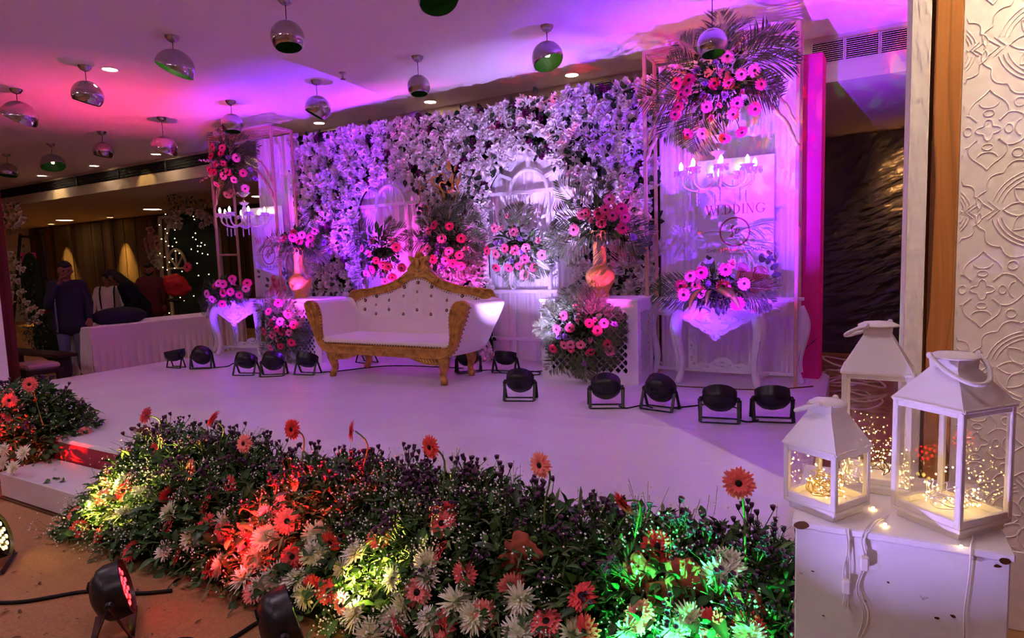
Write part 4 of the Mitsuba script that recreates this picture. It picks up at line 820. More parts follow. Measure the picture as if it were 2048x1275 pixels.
def door(i, where):
    cx, hw, zs, zt = DOORS[i]; k = thing('arched_door', f'white draped arched door with moulded bars set in the flower wall {where}', 'door panel'); y = FY + .02
    part(k, 'drape', pleat(cx - hw - .2, cx + hw + .2, y + .075, ST, zt + .02, 26, .03, 20 + i), 'drape', True)
    b = .022
    for x in (cx - .27, cx + .23): part(k, 'stile', cuboid(x - b, x + b, y - .01, y + .03, ST, zs + .15), 'paint_white')
    for z in (zs + .15, 1.21, .62): part(k, 'rail', cuboid(cx - hw, cx + hw, y - .018, y + .03, z - b, z + b), 'paint_white')
    a = np.linspace(0, pi, 24); part(k, 'inner_arch', tube(np.c_[cx - .02 + .25 * np.cos(a), 0 * a + y, zs + .15 + .26 * np.sin(a)], .024, 8), 'paint_white', True)
    for an in (.62, pi / 2, pi - .62): part(k, 'ray_bar', bar((cx - .02 + .25 * math.cos(an), y + .01, zs + .15 + .26 * math.sin(an)), (cx - .02 + .56 * math.cos(an), y + .01, zs + .15 + .44 * math.sin(an)), .04, .03, up=(0, 1, 0)), 'paint_white')
    a = np.linspace(0, pi, 26); e = np.r_[[(cx + hw, zs - 1.6 + t) for t in np.linspace(0, 1.5, 14)], np.c_[cx + hw * np.cos(a), zs + (zt - zs) * np.sin(a)], [(cx - hw, zs - .1 - t) for t in np.linspace(0, 1.5, 14)]]
    e = A(e, float); L = np.r_[0, np.cumsum(np.linalg.norm(np.diff(e, axis=0), axis=1))]; nrm = np.gradient(e, axis=0); nrm = np.c_[nrm[:, 1], -nrm[:, 0]] / np.linalg.norm(nrm, axis=1)[:, None]
    def rf(u, v, lay):
        l = u * L[-1]; ex, ez, nx, nz_ = (np.interp(l, L, q) for q in (e[:, 0], e[:, 1], nrm[:, 0], nrm[:, 1])); w = v * (.085 + .02 * np.sin(l * 31)); ph = l * 95 + lay * 2
        return ex + nx * (w - .02), FY - .03 - .03 * lay - .035 * v * np.sin(ph) - .02 * v, ez + nz_ * (w - .02) + .012 * v * np.cos(ph * .7)
    part(k, 'ruffle_edge', cat([grid(lambda u, v: rf(u, v, 0), 420, 4), grid(lambda u, v: rf(u, .6 * v, 1), 420, 4)]), 'drape', True)
door(0, 'left of the sofa crest'); door(1, 'right of the sofa')
# gold scroll ornament on the flowers between the doors
k = thing('gold_ornament', 'gold metal scroll and leaf ornament fixed on the flower wall between the arched doors', 'ornament'); y = FY - .19
def g2(u, v): p = at(820 + u / 7.967, 300 + v / 7.967, y); return (p[0], p[2])
def scr(px, r): c = spline([g2(*q) for q in px], 30); part(k, 'scroll', tube(np.c_[c[:, 0], y + .02 * np.sin(np.linspace(0, 5, 30)), c[:, 1]], np.linspace(r, r * .55, 30), 7), 'gold', True)
for px, r in (([(520, 830), (530, 720), (480, 620), (390, 550), (355, 480), (390, 430), (430, 440)], .02), ([(525, 780), (500, 640), (470, 560), (490, 520), (560, 520)], .018), ([(520, 800), (470, 690), (400, 640), (380, 600)], .011), ([(500, 520), (550, 470), (545, 390), (490, 380), (460, 430)], .010), ([(250, 520), (290, 470), (340, 490), (350, 540)], .009),
              ([(690, 850), (730, 740), (760, 640), (745, 500), (740, 430)], .014), ([(120, 900), (150, 780), (130, 640), (160, 520), (200, 420), (250, 380)], .009), ([(215, 560), (170, 640), (180, 700)], .008), ([(380, 265), (430, 245), (490, 250)], .008), ([(200, 900), (260, 890), (280, 950), (230, 1010), (180, 980)], .014), ([(640, 860), (680, 740), (660, 640), (600, 560)], .009)): scr(px, r)
gl = leafm(.12, .055, 6, .35, .15, '#c08a4a', '#c08a4a')
for u, v, an, s in ((645, 360, 1.65, 1.25), (720, 370, 1.35, .9), (790, 470, 1.2, .8), (700, 560, 2.0, 1.0), (770, 580, 1.2, 1.0), (720, 650, 1.9, .9), (650, 700, 2.2, .6), (600, 530, 2.8, .6), (700, 470, 1.7, .8)):
    q = g2(u, v); part(k, 'leaf', (gl[0], gl[1]), 'gold', True, leafframe((q[0], y - .01, q[1]), (math.cos(an), -.15, math.sin(an)), s, up=(0, -1, 0)))
# ------------------------------------------------------------------ flower arrangements
def arrange(label, cen, y, zoom, gers, extra=(), fr=(), nfr=14, frl=(.8, 1.2), leafs=16, rad=(.24, .20, .12), fill=260, gsc=1.1, kinds=GPK, spikes=(), down=0):
    """gers: places of the gerberas in a view of the photograph zoomed by zoom = (x0, y0, factor); each stands at its own depth before the plane y."""
    k = thing('flower_arrangement', label, 'flower arrangement', 'floral arrangements on the stage'); x0, y0, f = zoom
    cu, cv = cen; c = at(cu, cv, y); W = lambda q, dy: at(x0 + q[0] / f, y0 + q[1] / f, y - dy)
    part(k, 'foam_core', ball(c + A([0, .05, 0]), A(rad) * [.62, .5, .62], 12, 8), 'moss', True)
    filler(k, c, (0, -1, 0), A([rad[0], rad[1], rad[2] * 1.3]), fill)
    for q in gers:
        p = W(q, rad[2] * 1.15 + rng.uniform(-.03, .04)); d = (p - c) * [1, 1, 1]; d = d / np.linalg.norm(d) * .75 + A([0.25, -1.0, -.05]) + .22 * rng.normal(size=3)
        kx = int(rng.integers(len(kinds))); bloom(k, 'gerbera', kinds[kx][0], p, d, gsc * rng.uniform(.9, 1.1), eye=kinds[kx][1])
        part(k, 'stem', tube([c + A([0, 0, 0]), (c + p) / 2 + A([0, .02, 0]), p - d / np.linalg.norm(d) * .01], .0035, 5), 'stem', True)
    for tm, name, s, qs in extra:
        for q in qs:
            p = W(q, rad[2] * 1.05); d = (p - c) / np.linalg.norm(p - c) * .7 + A([.15, -1, .1]) + .2 * rng.normal(size=3); bloom(k, name, tm[int(rng.integers(len(tm)))], p, d, s)
    for an, L in list(fr) + [(rng.uniform(0, 2 * pi), rng.uniform(*frl)) for _ in range(nfr)]:
        d = A([math.cos(an), -.25 + rng.uniform(-.25, .15), math.sin(an)]); p = c + d * A(rad)[[0, 0, 1]] * .45; p[1] = c[1] - rng.uniform(0, .05)
        part(k, 'palm_frond', FRD[int(rng.integers(4))], 'vc', True, leafframe(p, d, L, up=(0, -1, .25)))
    for _ in range(leafs):
        an = rng.uniform(0, 2 * pi); d = A([math.cos(an), -.6, math.sin(an)]); part(k, 'leaf', LEAF[int(rng.integers(3))], 'vcs', True, leafframe(c + d * A([rad[0], rad[2], rad[1]]) * rng.uniform(.4, .9), d, rng.uniform(.8, 1.4), up=(0, -1, .3)))
    for q, kx, s in spikes:
        p = W(q, rad[2] * .8); part(k, 'gladiolus_spike', SPK[kx], 'petal', True, frame(c + (p - c) * .15 + A([0, -.03, 0]), p - c, 0, s * max(.7, min(1.4, np.linalg.norm(p - c) / .34))))
    return k, c
mat('stem', '#5d7a3a', 0.6)
Z8 = (1270, 0, 3.985)
k, c = arrange('large spray of pink gerberas and palm fronds crowning the right gold frame', (1440, 165), 6.08, Z8,
    [(735, 452), (708, 580), (845, 592), (950, 562), (633, 665), (745, 660), (1003, 670), (335, 663), (432, 640), (372, 752), (420, 720), (348, 850), (322, 910), (573, 850), (812, 820), (780, 908), (955, 868), (540, 1060), (420, 1068), (848, 1050), (715, 1100)],
    [(VIO, 'violet_bloom', 1.0, [(490, 560), (560, 660), (715, 750), (640, 500), (545, 760)]), (ROS, 'rose', 1.0, [(610, 940), (670, 830), (840, 735), (410, 800)])],
    [(1.25, 1.0), (1.5, 1.05), (1.75, .9), (.55, 1.15), (.3, 1.25), (.1, 1.25), (2.3, 1.0), (2.6, 1.15), (2.9, 1.2), (3.25, 1.25), (3.5, 1.1), (-.2, 1.0), (2.75, 1.1), (.42, 1.2), (.95, 1.0), (-.35, 1.1), (3.7, 1.0)], 8, rad=(.30, .34, .14), fill=420, leafs=30, spikes=[((270, 560), 1, 1.1), ((600, 230), 0, .8), ((1000, 760), 0, 1), ((400, 900), 0, .9), ((880, 250), 1, .9), ((480, 960), 2, .8), ((700, 1150), 2, .9)])
arrange('pink gerbera spray with fronds on the left gold frame', (463, 325), 6.08, (400, 180, 4.25),
    [(190, 492), (180, 535), (312, 575), (130, 632), (200, 622), (82, 680), (125, 697), (200, 728), (240, 695), (367, 705), (290, 762), (140, 800), (385, 835), (265, 875), (110, 480), (95, 560), (230, 890)],
    [(VIO, 'violet_bloom', 1.0, [(432, 672), (240, 575), (470, 750)]), (ROS, 'rose', .9, [(100, 660), (160, 640)])],
    [(.9, 1.0), (.45, 1.1), (.15, 1.1), (1.4, .9), (1.9, 1.0), (2.3, 1.1), (-.5, 1.0), (-.3, .9), (2.7, .9), (3.6, 1.0)], 6, rad=(.28, .28, .13), fill=360, leafs=26, spikes=[((200, 380), 1, 1.2), ((180, 900), 1, 1), ((30, 600), 2, 1), ((0, 800), 1, 1.1)])
arrange('tall spray of magenta-lit gerberas between the arched doors behind the sofa crest', (890, 482), 6.42, (700, 380, 4.551),
    [(765, 318), (905, 325), (715, 370), (835, 440), (1012, 437), (995, 590), (935, 665), (1012, 690), (900, 560), (710, 530), (870, 640), (755, 630)],
    [(VIO, 'violet_bloom', 1.3, [(640, 450), (830, 530), (800, 510), (840, 700), (690, 440), (800, 560), (860, 500)]), (ROS, 'rose', 1.1, [(1055, 525), (660, 540), (880, 590)])],
    [(1.3, 1.1), (1.0, 1.2), (.75, 1.1), (.35, 1.15), (.05, 1.1), (-.3, 1.1), (-.7, 1.1), (2.0, .8), (3.0, .8), (1.6, .8), (-1.0, .9)], 2, rad=(.30, .30, .13), fill=380, leafs=20, spikes=[((720, 230), 1, .9), ((870, 780), 0, .9)])
arrange('gerbera and frond spray on the left arched door', (762, 505), 6.42, (700, 380, 4.551),
    [(203, 458), (422, 517), (170, 575), (300, 680), (200, 720), (320, 830), (385, 790), (470, 705), (150, 760), (240, 640), (110, 530), (350, 690)],
    [(VIO, 'violet_bloom', 1.1, [(290, 480), (180, 690), (280, 760), (430, 650)]), (ROS, 'rose', 1.1, [(382, 457), (330, 730)])],
    [(2.1, 1.0), (2.4, 1.1), (2.75, 1.0), (.9, .9), (.6, 1.0), (.3, .9), (3.1, .8), (1.0, .8)], 1, rad=(.28, .28, .12), fill=360, leafs=24, spikes=[((372, 270), 0, 1.0)])
arrange('round spray of magenta gerberas with palm fronds hanging on the right arched door', (1035, 490), 6.45, (700, 380, 4.551),
    [(1318, 348), (1490, 380), (1410, 530), (1600, 527), (1748, 590), (1330, 580), (1250, 550), (1332, 705), (1445, 710), (1590, 770), (1672, 705), (1505, 545), (1540, 690), (1590, 630)],
    [(VIO, 'violet_bloom', 1.1, [(1380, 470), (1540, 440), (1560, 560), (1470, 640), (1330, 480)]), (ROS, 'rose', 1.1, [(1385, 350), (1712, 460), (1440, 240), (1480, 560)])],
    [(1.6, .95), (1.9, .8), (1.25, .95), (.05, 1.0), (-.25, 1.0), (-.6, .95), (-1.2, .8), (-1.6, .8), (-2.1, .7), (-.9, .9)], 0, rad=(.30, .27, .12), fill=360, leafs=18, spikes=[((1475, 290), 1, .9)])
V4 = (400, 450, 3.863)
arrange('low spreading gerbera arrangement on the left vase', (598, 483), 5.98, V4, [(718, 95), (855, 95), (768, 120), (850, 145), (888, 45), (650, 105), (790, 75), (720, 60)], [(VIO, 'violet_bloom', 1.2, [(1075, 100), (960, 130), (1000, 200)])],
    [(3.05, 1.2), (3.2, 1.1), (2.95, 1.1), (.0, 1.0), (.2, .9), (-.35, 1.0), (-.15, 1.1), (-.5, .9), (3.5, .9)], 6, rad=(.30, .13, .16), fill=240, leafs=20)
arrange('spray of pink gerberas with drooping fronds on the right vase', (1203, 447), 5.98, (950, 120, 2.655), [(712, 740), (660, 815), (692, 795), (778, 790), (795, 835), (785, 890), (730, 825), (672, 860), (590, 815), (527, 900), (570, 820)], [(ROS, 'rose', 1.0, [(620, 850), (740, 780)]), (VIO, 'violet_bloom', 1.0, [(840, 940)])],
    [(-.2, 1.0), (-.5, 1.0), (.2, .8), (3.3, 1.0), (3.6, 1.1), (3.0, .9), (1.4, .8), (-2.4, 1.0), (-.7, 1.0)], 5, rad=(.24, .18, .15), fill=260, leafs=24)
arrange('gerbera arrangement trailing over the left console table', (455, 585), 5.86, V4, [(118, 470), (180, 455), (250, 415), (180, 523), (237, 515), (305, 540), (365, 447), (355, 490), (55, 530), (172, 607), (145, 450), (95, 570)], [(ROS, 'rose', .9, [(260, 450)])],
    [(3.3, 1.0), (3.6, 1.0), (3.9, .9), (-.1, 1.0), (2.8, .8), (-2.2, .9), (.1, .9)], 0, rad=(.30, .15, .14), fill=260, leafs=16)
k, c = arrange('gerbera arrangement with striped hanging leaves on the right console table', (1437, 578), 5.92, (1280, 480, 3.355), [(412, 218), (340, 240), (572, 198), (697, 292), (560, 308), (375, 300), (275, 308), (410, 350), (295, 365), (655, 425)], [(ROS, 'rose', 1.2, [(615, 160)]), (VIO, 'violet_bloom', .8, [(460, 290)])],
    [(3.0, .9), (3.2, 1.0), (0, .9), (-.15, .9), (-.3, .8), (3.4, .9)], 0, rad=(.27, .14, .15), fill=260, leafs=20)
for dx, s in ((-.17, 1.0), (.02, .95), (.13, 1.05), (-.06, .7)): part(k, 'striped_leaf', STRIPE, 'vcs', True, leafframe(c + A([dx * .5, -.10, -.02]), A([dx * 1.2, -.75, .35]), s, up=(0, -.4, 1)))
for dx, dz in ((-.5, .9), (-.3, 1.1), (-.1, 1.2), (-.4, .6), (.1, 1.1), (-.2, .8)): part(k, 'blade_leaf', BLADE, 'vcs', True, leafframe(c + A([-.10, -.08, 0]), A([dx, -.3, dz]), .40, up=(0, -.5, 1)))
arrange('round magenta-lit spray of gerberas and fronds on the front of the right lattice plinth', (1163, 664), 5.70, (1080, 580, 6.375),
    [(300, 322), (212, 498), (165, 745), (310, 700), (395, 690), (395, 745), (520, 695), (640, 790), (630, 420), (730, 515), (815, 420), (895, 770), (865, 690), (380, 480)], [(VIO, 'violet_bloom', .9, [(240, 590), (320, 590), (950, 430), (560, 930)]), (ROS, 'rose', .8, [(700, 380), (480, 390), (640, 630), (440, 200)])],
    [(a, l) for a, l in zip(np.linspace(0, 2 * pi, 26), np.tile([.75, .85, .8], 9))], 8, frl=(.6, .8), rad=(.26, .26, .10), fill=240, leafs=10, gsc=.95, spikes=[((470, 60), 0, .9), ((650, 90), 0, .8), ((420, 240), 2, .9), ((540, 960), 2, .7)])
arrange('magenta-lit spray of gerberas on the front of the left lattice plinth', (570, 655), 5.70, V4,
    [(605, 600), (530, 665), (680, 685), (550, 755), (725, 770), (620, 745), (495, 820), (560, 850), (625, 935), (708, 905), (545, 945), (640, 825), (590, 800), (690, 830)], [(ROS, 'rose', 1.0, [(580, 720), (660, 780), (600, 880)])],
    [(a, l) for a, l in zip(np.linspace(0, 2 * pi, 20), np.tile([.8, .9, .85], 7))], 6, frl=(.6, .85), rad=(.27, .28, .10), fill=260, leafs=10, gsc=1.05)
# ------------------------------------------------------------------ flower border along the stage front
HP0, HN = (0, 1.86, .06), A([0, .60, -.80]); HN = A([0, -(.60), .46]); HN = HN / np.linalg.norm(HN)
BX0, BX1 = -4.32, -.17
def hz(x, y):                                          # border surface height over the floor at depth y
    w = 1 + .16 * np.sin(3.1 * x + 1) + .12 * np.sin(7.3 * x); q = np.clip((y - 1.80) / .48, 0, 1); e = np.clip((x - BX0) / .35, 0, 1) ** .6
    return .47 * e * np.sin(q * pi / 2) ** .8 * w ** .35 * np.clip((2.62 - y) / .12, 0, 1) ** .5
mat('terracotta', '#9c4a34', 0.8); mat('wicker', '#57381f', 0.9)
FB = thing('flower_border', 'long low bank of gerberas, white chrysanthemums and greenery along the stage front', 'flower bed')
part(FB, 'core', grid(lambda u, v: (BX0 + .12 + (BX1 - BX0 - .12) * u, 1.86 + .66 * v, np.maximum(hz(BX0 + .12 + (BX1 - BX0 - .12) * u, 1.86 + .66 * v) - .13, 0.003)), 90, 24), 'moss', True)
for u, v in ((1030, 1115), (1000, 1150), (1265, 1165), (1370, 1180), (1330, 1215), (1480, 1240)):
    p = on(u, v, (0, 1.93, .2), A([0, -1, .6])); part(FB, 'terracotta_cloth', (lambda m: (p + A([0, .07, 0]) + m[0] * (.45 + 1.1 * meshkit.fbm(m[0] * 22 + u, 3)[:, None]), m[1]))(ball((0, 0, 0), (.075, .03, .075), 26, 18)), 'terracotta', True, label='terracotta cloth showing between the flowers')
def hp(x, t, out=0.0):                                  # t: 0 at the carpet, 1 at the top, beyond 1 on the stage
    y = 1.80 + .50 * t; z = float(hz(x, y)); n = A([rng.normal() * .25, -.85 + .75 * min(t, 1.4) * 1.0, .35 + .6 * min(t, 1)]); n /= np.linalg.norm(n); return A([x, y, z]) + n * out, n
GRN = [leafm(.075, .030, 3, .6, .2, '#2c4a22', '#47663a'), leafm(.055, .028, 3, .3, .2, '#3a5a2c', '#587a40'), leafm(.10, .013, 3, .9, .2, '#4a5a34', '#66744a'), leafm(.09, .045, 4, .5, .2, '#24401f', '#38582f')]
out = []
for tm, n in zip(GRN, (4200, 4200, 3600, 1300)):
    Ms = []
    for _ in range(n):
        p, nn = hp(rng.uniform(BX0, BX1), rng.uniform(0, 1.45) , rng.uniform(-.10, .03)); Ms.append(leafframe(p, nn + .75 * rng.normal(size=3), rng.uniform(.7, 1.3)))
    out.append(shade(tm, Ms, .5, 1.35))
part(FB, 'greenery', cat(out), 'vc', True, kind='stuff')
for _ in range(150):
    p, nn = hp(rng.uniform(BX0, BX1), rng.uniform(.05, 1.3), .0); part(FB, 'large_leaf', LEAF[int(rng.integers(3))], 'vcs', True, leafframe(p, nn + .7 * rng.normal(size=3), rng.uniform(.7, 1.1)))
# baby's breath
dot = (A([[1, 0, 0], [-1, 0, 0], [0, 1, 0], [0, -1, 0], [0, 0, 1], [0, 0, -1]]) * .0052, A([[0, 2, 4], [2, 1, 4], [1, 3, 4], [3, 0, 4], [2, 0, 5], [1, 2, 5], [3, 1, 5], [0, 3, 5]]))
dots, twigs = [], []
for ii in range(430):
    t = rng.uniform(.0, 1.4); p, nn = hp(rng.uniform(BX0 - .05, BX1) if ii < 290 else rng.uniform(BX0 - .05, -3.6) if ii < 370 else rng.uniform(-2.1, -1.4), t, 0); d = nn + .4 * rng.normal(size=3); d /= np.linalg.norm(d); L = rng.uniform(.06, .12) * (1.2 if t > .85 else 1)
    for _ in range(13):
        e = p + d * L * rng.uniform(.5, 1) + rng.normal(size=3) * L * .32; dots.append(tr(*e) @ sc(rng.uniform(.6, 1.25)))
        if rng.random() < .45: twigs.append(tube([p, (p + e) / 2 + .01 * rdir(), e], .0011, 3, False))
part(FB, 'babys_breath', scatter(dot, dots), 'drape', False, kind='stuff'); part(FB, 'twigs', cat(twigs), 'stem', False, kind='stuff')
# purple statice sprigs
def sprig(seed, L=.16):
    r = np.random.default_rng(seed); ms = [col(tube([(0, 0, 0), (.01, 0, L * .6), (.0, .01, L)], .0028, 5), '#46562f')]
    for i in range(6):
        q = A([r.normal() * .022, r.normal() * .022, L * r.uniform(.82, 1.12)]); ms.append(col(tube([(0, 0, L * .55), q], .0018, 4), '#46562f'))
        for j in range(5): ms.append(xf(petal(.021, .02, 2, (.6, -.2), .3, lin('#3c2840'), lin('#80587e') * r.uniform(.7, 1.2)), tr(*q) @ rot('z', j * 1.26 + i) @ rot('y', -.7)))
    return P(cat(ms), True)
SPR = [sprig(s) for s in (1, 2, 3)]
for i in range(180):
    t = rng.uniform(.78, 1.45) if i < 120 else rng.uniform(.3, .9); x = rng.uniform(BX0 + .3, BX1); p, nn = hp(x, t, -.05); d = nn * .5 + A([0, 0, .8]) + .35 * rng.normal(size=3)
    part(FB, 'statice_sprig', SPR[int(rng.integers(3))], 'vc', True, frame(p, d, rng.uniform(0, 6), rng.uniform(.7, 1.25)))
def hplace(u, v, lift=.02):
    """The point of the border's front slope that the photograph shows at (u, v)."""
    r = CR * (u - 1024) / F_PX + CD * (v - 637.5) / F_PX + CW
    for s in np.linspace(1.5, 6.5, 1200):
        p = EYE + r * s
        if p[1] > 2.32: return None
        if p[1] > 1.78 and p[2] <= hz(p[0], p[1]) + lift: return p
    return None
def z_(lst, x0, y0, f): return [(x0 + a / f, y0 + b / f) for a, b in lst]
gers = z_([(740, 378), (908, 473), (1100, 550), (1165, 350), (515, 530), (595, 575), (490, 605), (328, 575), (380, 755), (355, 690), (800, 748), (985, 640), (985, 735), (630, 860), (470, 800), (850, 890), (1010, 945), (805, 590)], 0, 740, 2.384) \
    + z_([(470, 650), (250, 770), (320, 740), (130, 710), (500, 840), (705, 755), (55, 900), (290, 1020), (400, 1060), (610, 1000), (695, 1025), (765, 1090), (1170, 1030), (1080, 1210), (1310, 1210), (1285, 820), (940, 315), (540, 380), (720, 320), (430, 560), (360, 620), (1300, 620), (960, 740)], 400, 800, 2.684) \
    + z_([(240, 890), (515, 960), (355, 1130), (945, 1030), (1290, 1145), (730, 1185), (970, 1240), (115, 1220), (130, 530), (1395, 720), (105, 590)], 850, 850, 3.0) + z_([(390, 655), (760, 1190), (1010, 1200)], 1200, 900, 3.4)
mums = z_([(400, 600), (590, 690), (670, 590), (820, 680), (920, 800), (790, 865), (1060, 930), (590, 545), (460, 640)], 0, 740, 2.384) \
    + z_([(630, 720), (620, 820), (770, 905), (840, 830), (1045, 960), (1230, 880), (1225, 955), (1100, 1100), (1050, 1170), (840, 1150), (575, 1040), (415, 945), (240, 960), (340, 1000), (1235, 1190), (520, 970), (920, 1260), (360, 740), (140, 650), (310, 850)], 400, 800, 2.684) \
    + z_([(575, 1040), (300, 1150), (560, 1260), (185, 1070), (1200, 1220), (880, 1250), (30, 1180)], 850, 850, 3.0) + z_([(520, 1240), (620, 1140), (870, 770), (800, 860), (860, 830), (1010, 1260)], 1200, 900, 3.4)
for u, v in gers:
    p = hplace(u, v, .035)
    if p is None: continue
    d = A([.12, -1, .62]) + .42 * rng.normal(size=3); kx = int(rng.integers(4)); bloom(FB, 'gerbera', GER[kx][0], p, d, rng.uniform(.95, 1.2), eye=GER[kx][1])
for u, v in mums:
    p = hplace(u, v, .03)
    if p is None: continue
    bloom(FB, 'chrysanthemum', MUM[int(rng.integers(3))], p, A([.1, -1, .7]) + .5 * rng.normal(size=3), rng.uniform(1.05, 1.35))
stand = [(698, 215, 765, 282, 0, 740, 2.384, (-.8, -.4, .2)), (1020, 232, 1052, 335, 0, 740, 2.384, (-.6, -.4, .5)), (240, 232, 250, 290, 400, 800, 2.684, (.1, -1, .25)), (497, 155, 550, 300, 400, 800, 2.684, (.05, -1, .1)), (820, 165, 880, 345, 400, 800, 2.684, (-.75, -.6, .1)), (1240, 250, 1305, 460, 400, 800, 2.684, (-.2, -1, .0)), (695, 237, 725, 440, 850, 850, 3.0, (-.25, -1, .05)), (1195, 465, 1270, 610, 850, 850, 3.0, (-.5, -.6, -.5)), (945, 220, 988, 660, 1200, 900, 3.4, (.05, -1, .12)), (165, 455, 320, 440, 400, 800, 2.684, (-.1, -1, .1))]
for i, (a, b, e, g, x0, y0, f, d) in enumerate(stand):
    p, q = at(x0 + a / f, y0 + b / f, 2.18), at(x0 + e / f, y0 + g / f, 2.22); q2 = q + A([0, .03, -.22]); dd = A(d) / np.linalg.norm(d); kx = i % 4
    g_ = bloom(FB, 'gerbera', GER[kx][0], p, d, 1.0, eye=GER[kx][1]); part(g_, 'stem', tube(spline([q2, q, q * .45 + p * .55 - dd * .045 + A([0, 0, .02]), p - dd * .012], 14), .0042, 6), 'stem', True)
pt = petal(.03, .012, 3, (.2, -.1), .15, lin('#d8c8a0'), lin('#a87858'))
part('floor', 'fallen_petals', scatter((pt[0], pt[1]), [tr(rng.uniform(-4.4, -1.7), rng.uniform(1.15, 1.85), .004) @ rot('z', rng.uniform(0, 6)) @ sc(rng.uniform(.3, 1.2)) for _ in range(110)]), 'wicker', True, kind='stuff')
# clump at the left end of the stage
LC = thing('flower_clump', 'clump of red-lit gerberas and dark greenery at the left of the stage step', 'flower bed')
def clp(out=0.0):
    d = rdir(); d[2] = abs(d[2]); d /= np.linalg.norm(d); return A([-5.98, 2.42, .16]) + d * A([.72, .42, .50]) * (1 + out), d
part(LC, 'core', ball((-5.98, 2.42, .16), (.58, .36, .38), 20, 12), 'moss', True); out = []
for tm, n in zip(GRN, (1300, 1200, 800, 500)): out.append(shade(tm, [leafframe(p, d + .7 * rng.normal(size=3), rng.uniform(.8, 1.4)) for p, d in (clp(rng.uniform(-.3, .05)) for _ in range(n))], .5, 1.3))
part(LC, 'greenery', cat(out), 'vc', True, kind='stuff')
part(LC, 'babys_breath', scatter(dot, [tr(*clp(rng.uniform(0, .2))[0]) for _ in range(700)]), 'drape', False, kind='stuff')
for i in range(26):
    p, d = clp(.03)
    if i < 12: kx = i % 4; bloom(LC, 'gerbera', GER[kx][0], p, d + A([.3, -.6, 0]), 1.0, eye=GER[kx][1])
    else: part(LC, 'statice_sprig', SPR[i % 3], 'vc', True, frame(p - .1 * d, d + A([0, 0, .5]), i, 1.2))
for (a, b, e, g) in ((60, 768, 72, 800), (20, 800, 40, 830), (8, 838, 20, 860)):
    p, q = at(a, b, 2.2), at(e, g, 2.25); gg = bloom(LC, 'gerbera', GER[0][0], p, (.7, -.8, .2), 1.0, eye=GER[0][1]); part(gg, 'stem', tube(spline([q + A([0, .03, -.2]), q, p + A([.02, .01, -.01])], 10), .004, 6), 'stem', True)
for a, b in ((30, 935), (8, 925), (50, 905), (10, 900)): bloom(LC, 'chrysanthemum', MUM[0], at(a, b, 2.0), (.3, -1, .5), 1.0)
lf = thing('leaf_sprig', 'green leafy sprig lying on the white step', 'leaf'); 
for i, (u, v) in enumerate(((118, 957), (132, 961), (105, 962))): part(lf, 'leaf', LEAF[0], 'vcs', True, leafframe(on(u, v, (0, 0, .205), A([0, 0, 1.0])), (-.9, .2 - .25 * i, .05), .8, up=(0, 0, 1)))
# ------------------------------------------------------------------ white pedestal with lanterns
k = thing('pedestal', 'chipped white painted wooden pedestal box carrying three lanterns at the right', 'pedestal'); PZ = .80
part(k, 'body', cuboid(-.138, .368, 1.935, 2.46, 0, PZ - .022, .004), 'old_white'); part(k, 'top_board', cuboid(-.146, .376, 1.927, 2.47, PZ - .022, PZ, .004), 'old_white')
chips = [xf(ext(Polygon(spline([(r * rng.uniform(.6, 1.2) * math.cos(a), .55 * r * rng.uniform(.6, 1.2) * math.sin(a)) for a in np.arange(7) * .9], 16, True)), .0012, 'xz'), tr(x, 1.9335 if z < PZ - .025 else 1.9262, z)) for x, z, r in ((-.12, PZ - .012, .022), (.355, PZ - .02, .018), (.34, PZ - .04, .008), (.25, .60, .008), (.215, .585, .007), (-.06, .52, .004), (.1, .66, .004), (.31, .44, .005), (.02, .36, .005), (.2, .3, .006), (-.09, .65, .004))]
part(k, 'paint_chips', cat(chips), 'nail', False, kind='stuff')
